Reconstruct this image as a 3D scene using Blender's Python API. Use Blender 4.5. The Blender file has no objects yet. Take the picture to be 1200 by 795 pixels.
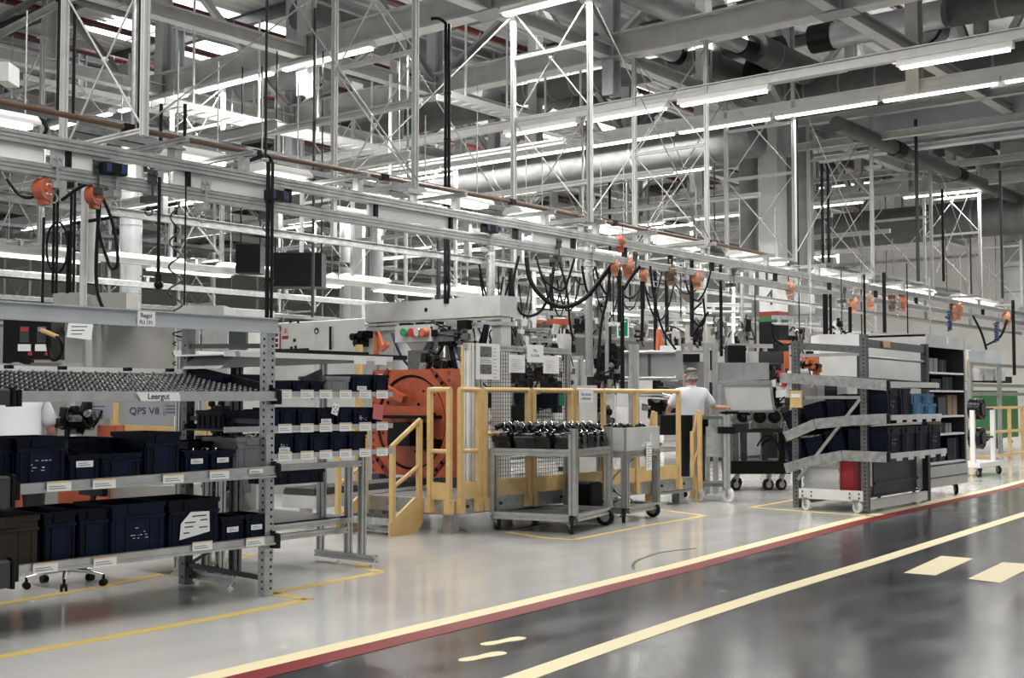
import bpy, math, random
from mathutils import Vector, Matrix, Euler
R = random.Random(7)
PI = math.pi
C = bpy.context.scene.collection
# ---------------------------------------------------------------- camera geometry
F = 1435.0; CH = 1.45; HOR = 466.0
PITCH = math.atan((HOR - 397.5) / F)
YAW = math.radians(38.7)
RT = Vector((math.sin(YAW), -math.cos(YAW), 0))
FH = Vector((math.cos(YAW), math.sin(YAW), 0))
FW = FH * math.cos(PITCH) + Vector((0, 0, math.sin(PITCH)))
UP = -FH * math.sin(PITCH) + Vector((0, 0, math.cos(PITCH)))
O = Vector((0, 0, CH))
def ray(px, py): return FW + RT * ((px - 600) / F) - UP * ((py - 397.5) / F)
def PZ(px, py, z=0.0):
    r = ray(px, py); return O + r * ((z - CH) / r.z)
def PY(px, py, y):
    r = ray(px, py); return O + r * (y / r.y)
def PX(px, py, x):
    r = ray(px, py); return O + r * (x / r.x)
def PD(px, py, d):
    r = ray(px, py); return O + r * (d / (r.dot(FH)))
cam = bpy.data.cameras.new('camera'); co = bpy.data.objects.new('camera', cam); C.objects.link(co)
cam.sensor_width = 36; cam.lens = F / 1200 * 36; cam.clip_end = 400
co.location = O; co.rotation_euler = (PI/2 + PITCH, 0, YAW - PI/2)
bpy.context.scene.camera = co

# ---------------------------------------------------------------- materials
def mat(name, col, rough=.5, metal=0.0, noise=0.0, scale=6.0, spec=.5, bump=0.0, emit=0.0, coat=0.0, alpha=1.0):
    m = bpy.data.materials.new(name); m.use_nodes = True
    nt = m.node_tree; b = nt.nodes['Principled BSDF']
    b.inputs['Base Color'].default_value = (*col, 1)
    b.inputs['Roughness'].default_value = rough; b.inputs['Metallic'].default_value = metal
    b.inputs['Specular IOR Level'].default_value = spec
    b.inputs['Coat Weight'].default_value = coat
    if emit:
        b.inputs['Emission Color'].default_value = (*col, 1); b.inputs['Emission Strength'].default_value = emit
    if noise or bump:
        tc = nt.nodes.new('ShaderNodeTexCoord'); n = nt.nodes.new('ShaderNodeTexNoise')
        n.inputs['Scale'].default_value = scale; n.inputs['Detail'].default_value = 5
        nt.links.new(tc.outputs['Object'], n.inputs['Vector'])
        if noise:
            r = nt.nodes.new('ShaderNodeMapRange')
            r.inputs['From Min'].default_value = .3; r.inputs['From Max'].default_value = .7
            r.inputs['To Min'].default_value = 1 - noise; r.inputs['To Max'].default_value = 1 + noise
            nt.links.new(n.outputs['Fac'], r.inputs['Value'])
            v = nt.nodes.new('ShaderNodeVectorMath'); v.operation = 'SCALE'
            v.inputs[0].default_value = col; nt.links.new(r.outputs['Result'], v.inputs['Scale'])
            nt.links.new(v.outputs['Vector'], b.inputs['Base Color'])
            r2 = nt.nodes.new('ShaderNodeMapRange'); r2.inputs['To Min'].default_value = max(0, rough-.12); r2.inputs['To Max'].default_value = min(1, rough+.12)
            nt.links.new(n.outputs['Fac'], r2.inputs['Value']); nt.links.new(r2.outputs['Result'], b.inputs['Roughness'])
        if bump:
            bp = nt.nodes.new('ShaderNodeBump'); bp.inputs['Strength'].default_value = bump; bp.inputs['Distance'].default_value = .01
            nt.links.new(n.outputs['Fac'], bp.inputs['Height']); nt.links.new(bp.outputs['Normal'], b.inputs['Normal'])
    return m
M = {}
M['white'] = mat('white_paint', (.72,.72,.70), .38, noise=.08, scale=3)
M['paint'] = mat('light_grey_paint', (.50,.50,.485), .42, noise=.10, scale=4)
M['beige'] = mat('warm_grey_panel', (.33,.325,.30), .6, noise=.05, scale=5)
M['grey'] = mat('mid_grey_paint', (.26,.262,.265), .45, noise=.12, scale=5)
M['bluegrey'] = mat('blue_grey_paint', (.42,.44,.46), .42, noise=.10, scale=4)
M['dkgrey'] = mat('dark_grey_paint', (.035,.036,.038), .45, noise=.15, scale=6)
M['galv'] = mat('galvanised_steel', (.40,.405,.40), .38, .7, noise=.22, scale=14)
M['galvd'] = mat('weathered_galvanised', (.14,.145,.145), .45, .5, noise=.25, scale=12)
M['alu'] = mat('aluminium', (.44,.44,.425), .34, .75, noise=.15, scale=9)
M['groove'] = mat('groove_dark', (.03,.03,.03), .6)
M['chrome'] = mat('chrome', (.7,.7,.7), .15, 1)
M['black'] = mat('black_plastic', (.005,.005,.0055), .45, noise=.2, scale=9, spec=.18)
M['rubber'] = mat('black_rubber', (.008,.008,.008), .7, spec=.3)
M['cast'] = mat('black_cast', (.009,.009,.0095), .28, .3, noise=.4, scale=20, bump=.3)
M['engine'] = mat('engine_metal', (.30,.30,.29), .35, .8, noise=.5, scale=30, bump=.5)
M['navy'] = mat('navy_plastic', (.0022,.0036,.010), .45, noise=.25, scale=7, spec=.15)
M['navy2'] = mat('navy_plastic_face', (.0040,.0085,.026), .5, noise=.3, scale=9, spec=.15)
M['tote'] = mat('grey_tote_plastic', (.20,.20,.205), .45, noise=.15)
M['skyblue'] = mat('blue_plastic', (.03,.17,.34), .4, noise=.15)
M['yellow'] = mat('yellow_paint', (.64,.44,.19), .38, noise=.10, scale=8)
M['yellowl'] = mat('yellow_line_paint', (.66,.50,.17), .5, spec=.25)
M['cream'] = mat('cream_line_paint', (.80,.70,.44), .5, spec=.25)
M['redline'] = mat('red_line_paint', (.20,.022,.022), .5, spec=.25)
M['orange'] = mat('orange_red_paint', (.40,.085,.035), .42, noise=.2, scale=7)
M['orange2'] = mat('bright_orange_paint', (.50,.13,.05), .4, noise=.12)
M['salmon'] = mat('salmon_plastic', (.50,.21,.12), .4, noise=.15, scale=20)
M['brown'] = mat('brown_pipe', (.13,.075,.05), .35, .2, noise=.2, scale=8)
M['dred'] = mat('dark_red_pipe', (.085,.010,.011), .4)
M['red'] = mat('red_paint', (.42,.02,.025), .4)
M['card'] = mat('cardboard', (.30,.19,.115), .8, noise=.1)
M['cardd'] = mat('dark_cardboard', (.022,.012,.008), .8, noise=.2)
M['paper'] = mat('paper', (.80,.80,.80), .7)
M['ink'] = mat('ink', (.04,.04,.05), .7)
M['green'] = mat('sign_green', (.0,.20,.09), .4)
M['mgreen'] = mat('machine_green', (.03,.22,.05), .4, noise=.2)
M['blue'] = mat('cable_blue', (.012,.03,.10), .35)
M['shirt'] = mat('white_cotton', (.62,.62,.65), .85, bump=.2, scale=12)
M['skin'] = mat('skin', (.47,.25,.18), .5, noise=.06)
M['hair'] = mat('grey_hair', (.16,.15,.14), .8, noise=.5, scale=60, bump=.6)
M['hairg'] = mat('pale_grey_hair', (.42,.41,.39), .8, noise=.4, scale=60, bump=.6)
M['pants'] = mat('dark_trousers', (.015,.016,.022), .85, noise=.2)
M['duct'] = mat('duct_sheet', (.42,.43,.44), .38, .45, noise=.15, scale=3)
M['ductd'] = mat('grey_flexible_duct', (.11,.11,.108), .6, noise=.2, scale=5)
M['belt'] = mat('dark_rubber_belt', (.022,.022,.022), .6, noise=.3)
M['glow'] = mat('lamp_diffuser', (1,.985,.94), .4, emit=2.4)
M['glow2'] = mat('lamp_diffuser_soft', (1,.985,.94), .4, emit=1.6)
M['amber'] = mat('amber_lamp', (1,.82,.5), .4, emit=1.6)
M['lens_g'] = mat('green_lens', (.02,.25,.12), .3)
M['glass'] = mat('dark_screen', (.02,.02,.025), .08)
M['navylabel'] = mat('pale_print', (.62,.64,.68), .6)

# ---------------------------------------------------------------- mesh builder
def frame_of(d, up=None):
    d = d.normalized()
    u = Vector(up) if up is not None else (Vector((0,0,1)) if abs(d.z) < .95 else Vector((1,0,0)))
    s = d.cross(u)
    if s.length < 1e-6: s = d.cross(Vector((0,1,0)))
    s.normalize(); u = s.cross(d).normalized()
    return s, u, d
class MB:
    def __init__(s): s.v=[]; s.f=[]; s.m=[]; s.s=[]; s.mi=0
    def add(s, vs, fs, smooth=False):
        b = len(s.v); s.v += [Vector(v) for v in vs]
        for i, f in enumerate(fs):
            s.f.append([b+k for k in f]); s.m.append(s.mi); s.s.append(smooth)
        return s
    def mm(s, a, b):
        x0,y0,z0=a; x1,y1,z1=b
        return s.add([(x0,y0,z0),(x1,y0,z0),(x1,y1,z0),(x0,y1,z0),(x0,y0,z1),(x1,y0,z1),(x1,y1,z1),(x0,y1,z1)],
              [(0,3,2,1),(4,5,6,7),(0,1,5,4),(1,2,6,5),(2,3,7,6),(3,0,4,7)])
    def box(s, c, d, rz=0.0, rx=0.0, ry=0.0):
        m = Matrix.Translation(Vector(c)) @ Euler((rx,ry,rz)).to_matrix().to_4x4()
        x,y,z = d[0]/2,d[1]/2,d[2]/2
        vs = [m @ Vector(p) for p in [(-x,-y,-z),(x,-y,-z),(x,y,-z),(-x,y,-z),(-x,-y,z),(x,-y,z),(x,y,z),(-x,y,z)]]
        return s.add(vs, [(0,3,2,1),(4,5,6,7),(0,1,5,4),(1,2,6,5),(2,3,7,6),(3,0,4,7)])
    def bbox(s, a, b, e=.006):            # box with chamfered vertical and top edges
        x0,y0,z0=a; x1,y1,z1=b
        e = min(e, (x1-x0)/3, (y1-y0)/3, (z1-z0)/3)
        def ring(i, z): return [(x0+i+e,y0+i,z),(x1-i-e,y0+i,z),(x1-i,y0+i+e,z),(x1-i,y1-i-e,z),(x1-i-e,y1-i,z),(x0+i+e,y1-i,z),(x0+i,y1-i-e,z),(x0+i,y0+i+e,z)]
        vs = ring(0,z0)+ring(0,z1-e)+ring(e,z1)
        fs = [tuple(range(7,-1,-1)), tuple(range(16,24))]
        for r in (0,8):
            for k in range(8): fs.append((r+k, r+(k+1)%8, r+8+(k+1)%8, r+8+k))
        return s.add(vs, fs)
    def bar(s, p0, p1, w, h=None, up=None):
        h = h or w; p0=Vector(p0); p1=Vector(p1)
        a,u,d = frame_of(p1-p0, up)
        vs=[]
        for p in (p0,p1):
            for i,j in ((-1,-1),(1,-1),(1,1),(-1,1)): vs.append(p + a*(i*w/2) + u*(j*h/2))
        return s.add(vs, [(0,1,2,3),(7,6,5,4),(0,4,5,1),(1,5,6,2),(2,6,7,3),(3,7,4,0)])
    def sect(s, p0, p1, poly, up=None, smooth=False, caps=True):
        p0=Vector(p0); p1=Vector(p1); a,u,d = frame_of(p1-p0, up); n=len(poly)
        vs=[p+a*x+u*y for p in (p0,p1) for x,y in poly]
        s.add(vs, [(k,(k+1)%n,n+(k+1)%n,n+k) for k in range(n)], smooth)
        if caps: s.add(vs, [tuple(range(n-1,-1,-1)), tuple(range(n,2*n))])
        return s
    def ibeam(s, p0, p1, w, h, t=None, up=None):
        t = t or w*.12; a=w/2; b=h/2; q=t*.35
        return s.sect(p0,p1,[(-a,-b),(a,-b),(a,-b+t),(q,-b+t),(q,b-t),(a,b-t),(a,b),(-a,b),(-a,b-t),(-q,b-t),(-q,-b+t),(-a,-b+t)],up)
    def prof(s, p0, p1, w, up=None):      # grooved aluminium section
        a=w/2; g=w*.13; e=w*.22
        q=[(-a,-a),(-g,-a),(-g,-a+e),(g,-a+e),(g,-a),(a,-a),(a,-g),(a-e,-g),(a-e,g),(a,g),(a,a),(g,a),(g,a-e),(-g,a-e),(-g,a),(-a,a),(-a,g),(-a+e,g),(-a+e,-g),(-a,-g)]
        return s.sect(p0,p1,q,up)
    def cyl(s, p0, p1, r, n=10, r2=None, caps=True):
        r2 = r if r2 is None else r2; p0=Vector(p0); p1=Vector(p1)
        a,u,d = frame_of(p1-p0)
        vs=[p0+(a*math.cos(2*PI*k/n)+u*math.sin(2*PI*k/n))*r for k in range(n)]+[p1+(a*math.cos(2*PI*k/n)+u*math.sin(2*PI*k/n))*r2 for k in range(n)]
        s.add(vs, [(k,(k+1)%n,n+(k+1)%n,n+k) for k in range(n)], True)
        if caps: s.add(vs, [tuple(range(n-1,-1,-1)), tuple(range(n,2*n))])
        return s
    def tube(s, pts, r, n=6):
        pts=[Vector(p) for p in pts]; vs=[]; m=len(pts)
        prev=None
        for i,p in enumerate(pts):
            d=(pts[min(i+1,m-1)]-pts[max(i-1,0)])
            if d.length<1e-9: d=Vector((0,0,1))
            d.normalize()
            if prev is None: a,u,_=frame_of(d)
            else:
                a = prev - d*prev.dot(d)
                if a.length<1e-6: a,u,_=frame_of(d)
                a.normalize(); u=a.cross(d)
            prev=a; rr = r[i] if isinstance(r,(list,tuple)) else r
            vs += [p+(a*math.cos(2*PI*k/n)+u*math.sin(2*PI*k/n))*rr for k in range(n)]
        fs=[(i*n+k,i*n+(k+1)%n,(i+1)*n+(k+1)%n,(i+1)*n+k) for i in range(m-1) for k in range(n)]
        s.add(vs, fs, True); s.add(vs, [tuple(range(n-1,-1,-1)), tuple(range((m-1)*n,m*n))]); return s
    def ring(s, c, axis, R_, r, n=20, k=6, a0=0, a1=2*PI):
        a,u,d=frame_of(Vector(axis)); c=Vector(c)
        full = abs(a1-a0-2*PI)<1e-6; N = n if full else n+1
        pts=[c+(a*math.cos(a0+(a1-a0)*i/n)+u*math.sin(a0+(a1-a0)*i/n))*R_ for i in range(N)]
        if full: pts.append(pts[0]); 
        return s.tube(pts, r, k)
    def prism(s, poly, p0, ax, ay, az, t):   # polygon in (ax,ay) at p0, extruded along az by t
        p0=Vector(p0); ax=Vector(ax); ay=Vector(ay); az=Vector(az); n=len(poly)
        vs=[p0+ax*x+ay*y for x,y in poly]+[p0+ax*x+ay*y+az*t for x,y in poly]
        s.add(vs,[(k,(k+1)%n,n+(k+1)%n,n+k) for k in range(n)]+[tuple(range(n-1,-1,-1)),tuple(range(n,2*n))]); return s
    def ball(s, c, r, n=10, m=6):
        c=Vector(c); r = r if isinstance(r,(tuple,list)) else (r,r,r); vs=[]; fs=[]
        for j in range(m+1):
            t=PI*j/m
            for k in range(n):
                p=2*PI*k/n; vs.append(c+Vector((r[0]*math.sin(t)*math.cos(p), r[1]*math.sin(t)*math.sin(p), r[2]*math.cos(t))))
        for j in range(m):
            for k in range(n): fs.append((j*n+k,(j+1)*n+k,(j+1)*n+(k+1)%n,j*n+(k+1)%n))
        return s.add(vs,fs,True)
    def mesh(s, name, mats, inv=None):
        me=bpy.data.meshes.new(name)
        vs=[(inv@v) for v in s.v] if inv is not None else s.v
        me.from_pydata([tuple(v) for v in vs], [], s.f)
        for m in mats: me.materials.append(M[m] if isinstance(m,str) else m)
        me.polygons.foreach_set('material_index', s.m); me.polygons.foreach_set('use_smooth', s.s)
        me.validate(); me.update(); return me
MT = {}
def reg(o, m): MT[o.name] = m; return o
def tag(o, label, cat, group=None, kind=None):
    if kind: o['kind']=kind
    if label: o['label']=label
    if cat: o['category']=cat
    if group: o['group']=group
    return o
def thing(name, label, cat, loc=(0,0,0), rz=0.0, group=None, kind=None):
    o=bpy.data.objects.new(name,None); C.objects.link(o); o.empty_display_size=.1
    o.location=loc; o.rotation_euler=(0,0,rz)
    reg(o, Matrix.Translation(Vector(loc)) @ Matrix.Rotation(rz,4,'Z'))
    return tag(o,label,cat,group,kind)
def part(name, mb, mats, parent, world=False, label=None):
    if not isinstance(mats,(list,tuple)): mats=[mats]
    inv = MT[parent.name].inverted() if world else None
    o=bpy.data.objects.new(name, mb.mesh(name, mats, inv)); C.objects.link(o); o.parent=parent
    reg(o, MT[parent.name])
    if label: o['label']=label
    return o
def solo(name, mb, mats, label=None, cat=None, group=None, kind=None):
    if not isinstance(mats,(list,tuple)): mats=[mats]
    xs=[v.x for v in mb.v]; ys=[v.y for v in mb.v]; zs=[v.z for v in mb.v]
    c=Vector(((min(xs)+max(xs))/2,(min(ys)+max(ys))/2,min(zs)))
    o=bpy.data.objects.new(name, mb.mesh(name,mats,Matrix.Translation(-c))); C.objects.link(o); o.location=c
    reg(o, Matrix.Translation(c)); return tag(o,label,cat,group,kind)
def struct(name, mb, mats): return solo(name, mb, mats, kind='structure')
KIDS = {}
def dup(root, loc, rz, label=None, group=None):
    r=root.copy(); C.objects.link(r); r.location=loc; r.rotation_euler=(0,0,rz)
    reg(r, Matrix.Translation(Vector(loc)) @ Matrix.Rotation(rz,4,'Z'))
    if label: r['label']=label
    if group: r['group']=group
    if root.name not in KIDS: KIDS[root.name]=[(c,[g for g in C.objects if g.parent==c]) for c in C.objects if c.parent==root]
    for c,gs in KIDS[root.name]:
        k=c.copy(); C.objects.link(k); k.parent=r; reg(k, MT[r.name])
        for g in gs:
            q=g.copy(); C.objects.link(q); q.parent=k; reg(q, MT[r.name])
    return r
ORD=['first','second','third','fourth','fifth','sixth','seventh','eighth','ninth','tenth','eleventh','twelfth','thirteenth','fourteenth','fifteenth','sixteenth','seventeenth','eighteenth','nineteenth','twentieth']
def catenary(a,b,sag,n=14):
    a=Vector(a); b=Vector(b)
    return [a.lerp(b,t/n)-Vector((0,0,sag*4*(t/n)*(1-t/n))) for t in range(n+1)]
def smooth_path(pts, k=6):
    pts=[Vector(p) for p in pts]; out=[]
    P=[pts[0]]+pts+[pts[-1]]
    for i in range(1,len(P)-2):
        p0,p1,p2,p3=P[i-1:i+3]
        for j in range(k):
            t=j/k; out.append(.5*((2*p1)+(p2-p0)*t+(2*p0-5*p1+4*p2-p3)*t*t+(3*p1-p0-3*p2+p3)*t*t*t))
    out.append(pts[-1]); return out
def text_mesh(txt, size, name='text', bold=False, align='CENTER'):
    cu=bpy.data.curves.new(name,'FONT'); cu.body=txt; cu.size=size; cu.align_x=align; cu.align_y='CENTER'; cu.extrude=.0006
    if bold: cu.offset=size*.012
    o=bpy.data.objects.new(name,cu); C.objects.link(o)
    dg=bpy.context.evaluated_depsgraph_get(); me=bpy.data.meshes.new_from_object(o.evaluated_get(dg))
    bpy.data.objects.remove(o); return me
def put_text(txt, size, pos, nrm, matname, parent, up=(0,0,1), bold=False, name='lettering', align='CENTER'):
    me=text_mesh(txt,size,name,bold,align); n=Vector(nrm).normalized(); u=Vector(up); x=u.cross(n).normalized(); u=n.cross(x)
    m=Matrix((( x.x,u.x,n.x,pos[0]),(x.y,u.y,n.y,pos[1]),(x.z,u.z,n.z,pos[2]),(0,0,0,1)))
    me.transform(MT[parent.name].inverted() @ m)
    me.materials.clear(); me.materials.append(M[matname])
    o=bpy.data.objects.new(name,me); C.objects.link(o); o.parent=parent; reg(o,MT[parent.name]); return o
AREA_E=430
sc=bpy.context.scene
wd=bpy.data.worlds.new('daylight'); sc.world=wd; wd.use_nodes=True
wd.node_tree.nodes['Background'].inputs[0].default_value=(.93,.97,1,1); wd.node_tree.nodes['Background'].inputs[1].default_value=.62
sc.view_settings.view_transform='Standard'; sc.view_settings.look='None'; sc.view_settings.gamma=1; sc.view_settings.exposure=0.40
sc.view_settings.use_curve_mapping=False
# ================================================================ SETTING
def floor_mat(name, base, var, rough, blot):
    m=mat(name, base, rough); nt=m.node_tree; b=nt.nodes['Principled BSDF']
    tc=nt.nodes.new('ShaderNodeTexCoord')
    n1=nt.nodes.new('ShaderNodeTexNoise'); n1.inputs['Scale'].default_value=.6; n1.inputs['Detail'].default_value=8; n1.inputs['Roughness'].default_value=.65
    n2=nt.nodes.new('ShaderNodeTexNoise'); n2.inputs['Scale'].default_value=35; n2.inputs['Detail'].default_value=3
    mp=nt.nodes.new('ShaderNodeMapping'); mp.inputs['Scale'].default_value=(.5,1.1,1); mp.inputs['Rotation'].default_value=(0,0,.15)
    n3=nt.nodes.new('ShaderNodeTexNoise'); n3.inputs['Scale'].default_value=3; n3.inputs['Detail'].default_value=6
    L=nt.links.new
    for n in (n1,n2): L(tc.outputs['Object'],n.inputs['Vector'])
    L(tc.outputs['Object'],mp.inputs['Vector']); L(mp.outputs['Vector'],n3.inputs['Vector'])
    def rng(n,lo,hi,a=.3,c=.7):
        r=nt.nodes.new('ShaderNodeMapRange'); r.inputs['From Min'].default_value=a; r.inputs['From Max'].default_value=c
        r.inputs['To Min'].default_value=lo; r.inputs['To Max'].default_value=hi; L(n.outputs['Fac'],r.inputs['Value']); return r
    a=rng(n1,1-blot,1+blot); c=rng(n2,1-var,1+var); e=rng(n3,1-var*.7,1+var*.7)
    m1=nt.nodes.new('ShaderNodeMath'); m1.operation='MULTIPLY'; L(a.outputs[0],m1.inputs[0]); L(c.outputs[0],m1.inputs[1])
    m2=nt.nodes.new('ShaderNodeMath'); m2.operation='MULTIPLY'; L(m1.outputs[0],m2.inputs[0]); L(e.outputs[0],m2.inputs[1])
    v=nt.nodes.new('ShaderNodeVectorMath'); v.operation='SCALE'; v.inputs[0].default_value=base; L(m2.outputs[0],v.inputs['Scale']); L(v.outputs['Vector'],b.inputs['Base Color'])
    rr=rng(n3,rough*.75,rough*1.35); L(rr.outputs[0],b.inputs['Roughness'])
    bp=nt.nodes.new('ShaderNodeBump'); bp.inputs['Strength'].default_value=.008; bp.inputs['Distance'].default_value=.02
    L(n1.outputs['Fac'],bp.inputs['Height']); L(bp.outputs['Normal'],b.inputs['Normal'])
    return m
M['floor']=floor_mat('light_epoxy_floor',(.56,.552,.525),.035,.12,.05)
M['aisle']=floor_mat('dark_epoxy_aisle',(.040,.041,.045),.14,.175,.05)
edge=[PZ(px,py) for px,py in ((245,799),(600,714),(800,664.5),(1000,611.5),(1175,572.5),(1200,565.5))]
d0=(edge[0]-edge[1]).normalized(); d1=(edge[-1]-edge[-3]).normalized()
edge=[edge[0]+d0*14]+edge+[edge[-1]+d1*55]
mb=MB(); far=[Vector((p.x,75,0)) for p in edge]
n=len(edge); mb.add(edge+far,[(k,k+1,n+k+1,n+k) for k in range(n-1)])
x0=edge[0].x; mb.add([(x0-12,edge[0].y,0),edge[0],(x0,75,0),(x0-12,75,0)],[(0,1,2,3)])
struct('floor',mb,'floor')
mb=MB(); near=[Vector((p.x,-30,0)) for p in edge]
mb.add(near+edge,[(k,k+1,n+k+1,n+k) for k in range(n-1)])
mb.add([(x0-12,-30,0),near[0],edge[0],(x0-12,edge[0].y,0)],[(0,1,2,3)])
struct('floor',mb,'aisle')
def strip(pts0, pts1, z=.0025):
    mb=MB(); n=len(pts0)
    a=[Vector((p.x,p.y,z)) for p in pts0]; b=[Vector((p.x,p.y,z)) for p in pts1]
    a0=[Vector((p.x,p.y,0)) for p in pts0]; b0=[Vector((p.x,p.y,0)) for p in pts1]
    mb.add(b+a,[(k,k+1,n+k+1,n+k) for k in range(n-1)]); mb.add(b0+b,[(k,k+1,n+k+1,n+k) for k in range(n-1)])
    mb.add(a+a0,[(k,k+1,n+k+1,n+k) for k in range(n-1)]); return mb
def offs(pts, o):
    out=[]
    for i,p in enumerate(pts):
        d=pts[min(i+1,len(pts)-1)]-pts[max(i-1,0)]; nn=Vector((-d.y,d.x,0)).normalized(); out.append(p+nn*o)
    return out
def line(pts, w, label, m='yellowl', z=.0025, name='floor_line'):
    return solo(name, strip(offs(pts,w/2),offs(pts,-w/2),z), m, label, 'floor marking')
tag(solo('floor_line', strip(offs(edge,.15),offs(edge,.0)),'cream'),'cream yellow line along the edge of the dark aisle','floor marking')
tag(solo('floor_line', strip(edge,offs(edge,-.18)),'redline'),'dark red stripe beside the cream line at the aisle edge','floor marking')
w=[PZ(px,py) for px,py in ((598,799),(700,763),(800,728.5),(900,696),(1025,658.5),(1200,603))]
w=[w[0]+(w[0]-w[1]).normalized()*10]+w+[w[-1]+(w[-1]-w[-2]).normalized()*40]
line(w,.15,'long cream line down the middle of the dark aisle','cream')
for q,l in ((((1059,672),(1103,652),(1141,655),(1096,675)),'cream crossing block on the dark aisle, the one to the left'),(((1134,679),(1175,659.5),(1214,662),(1172,684)),'cream crossing block on the dark aisle, cut by the right frame edge')):
    p=[PZ(*a) for a in q]; solo('crossing_block', strip([p[0],p[1]],[p[3],p[2]]), 'cream', l,'floor marking')
def footprint(c, dirv, label):
    sx=Vector((-dirv.y,dirv.x,0)); mb=MB(); pts=[]
    prof=[(0,0),(.02,.035),(.06,.045),(.11,.04),(.15,.035),(.20,.045),(.26,.05),(.30,.035),(.315,0)]
    left=[c+dirv*(a-.16)*1.1+sx*b for a,b in prof]; right=[c+dirv*(a-.16)*1.1-sx*b for a,b in prof]
    solo('footprint_marking', strip(left,right,.003),'cream',label,'floor marking')
fd=(PZ(609,749)-PZ(570,756)); fd.z=0; fd.normalize()
footprint(PZ(590,752),fd,'cream painted footprint on the dark aisle, the farther of two')
footprint(PZ(566,770),(PZ(587,766)-PZ(546,774)).normalized(),'cream painted footprint on the dark aisle, the nearer of two')
L_=lambda *a:[PZ(*p) for p in a]
line(L_((-20,774),(180,738),(330,710),(362,703)),.10,'yellow floor line running below the large flow rack')
line(L_((362,703),(318,696)),.10,'short yellow floor line bending back behind the rack post')
line(L_((318,696),(446,671)),.10,'yellow floor line in front of the small bin shelf')
line(L_((446,671),(420,664)),.10,'yellow floor line end beside the right foot of the bin shelf')
line(L_((-10,710),(120,688),(235,664),(300,650)),.10,'yellow floor line behind the swivel chair')
line(L_((596,624),(640,631),(672,633)),.075,'yellow bay line in front of the large cart')
line(L_((672,633),(760,616),(826,605)),.075,'yellow bay line to the right of the two carts')
line(L_((826,605),(790,600),(760,596)),.075,'yellow bay line behind the narrow cart')
line(L_((602,622),(680,604)),.075,'yellow bay line under the large cart')
line(L_((880,595),(1000,574)),.08,'yellow bay line behind the right flow rack')
line(L_((880,595),(960,601),(1035,606)),.08,'yellow bay line in front of the right flow rack')
# skid mark
def skid(c, label):
    mb=strip(offs(c,.012),offs(c,-.012),.0035); solo('skid_mark',mb,'dkgrey',label,'stain')
skid(smooth_path(L_((743,668),(742,662),(750,656),(775,648),(815,643))),'dark curved tyre mark on the pale floor')

# walls and roof
ZR=10.4
mb=MB()
def corr(mb, x0,x1,y0,y1,z,pitch=.30,h=.06):
    k=int((y1-y0)/pitch); vs=[];
    for i in range(k+1):
        y=y0+i*pitch
        for dy,dz in ((0,0),(pitch*.35,0),(pitch*.5,h),(pitch*.85,h)):
            vs += [(x0,y+dy,z+dz),(x1,y+dy,z+dz)]
    m=len(vs)//2
    mb.add(vs,[(2*i,2*i+2,2*i+3,2*i+1) for i in range(m-1)])
    mb.add([(x0,y0,z+.25),(x1,y0,z+.25),(x1,y1+.3,z+.25),(x0,y1+.3,z+.25)],[(0,1,2,3)])
SKY=[]   # skylight openings (x0,x1,y0,y1)
def skyl(px,py,w=3.0,l=2.4):
    p=PZ(px,py,ZR); return (p.x-w/2,p.x+w/2,p.y-l/2,p.y+l/2)
SKY=[skyl(243,44,4.6,3.6),skyl(318,68,3.0,2.2),skyl(640,130,3.2,2.6),skyl(708,110,2.2,2),skyl(690,160,3.2,2.6),skyl(1010,213,3,5)]
xs=sorted({-14,78}|{round(a,3) for s in SKY for a in s[:2]}); 
# roof built in strips along x so the skylight openings are real holes
for i in range(len(xs)-1):
    xa,xb=xs[i],xs[i+1]; xm=(xa+xb)/2
    cuts=sorted([(s[2],s[3]) for s in SKY if s[0]<=xm<=s[1]]); y=-30
    for c0,c1 in cuts:
        if c0>y: corr(mb,xa,xb,y,c0-.3,ZR)
        y=max(y,c1)
    corr(mb,xa,xb,y,75,ZR)
struct('ceiling',mb,mat('roof_sheet',(.58,.58,.57),.5,.1,noise=.1,scale=2))
for i,s in enumerate(SKY):
    mb=MB(); mb.mm((s[0]-.1,s[2]-.25,ZR+.02),(s[1]+.1,s[3]+.1,ZR+.05)); mb.mi=1
    for k in range(1,4): 
        xx=s[0]+(s[1]-s[0])*k/4; mb.mm((xx-.03,s[2],ZR-.04),(xx+.03,s[3],ZR+.02))
    struct('window_%d'%(i+1),mb,[mat('skylight_panel_%d'%i,(1,1,1),.5,emit=3.0),'paint'])
def wall(name,a,b,h,m,ribs=1.2):
    mb=MB(); a=Vector(a); b=Vector(b); mb.bar(a+Vector((0,0,h/2)),b+Vector((0,0,h/2)),.2,h)
    L=(b-a).length; d=(b-a).normalized(); nn=Vector((d.y,-d.x,0)); mb.mi=1
    k=int(L/ribs)
    for i in range(1,k): 
        p=a+d*(i*L/k)+nn*.1; mb.bar(p,p+Vector((0,0,h)),.05,.05,up=(1,0,0))
    struct(name,mb,[m,'grey'])
M['wallp']=mat('wall_panel',(.66,.64,.60),.6,noise=.06,scale=1)
wall('wall_right',(56,-4,0),(56,75,0),ZR,'wallp')
wall('wall_back',(56,62,0),(-14,62,0),ZR,'wallp')

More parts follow.
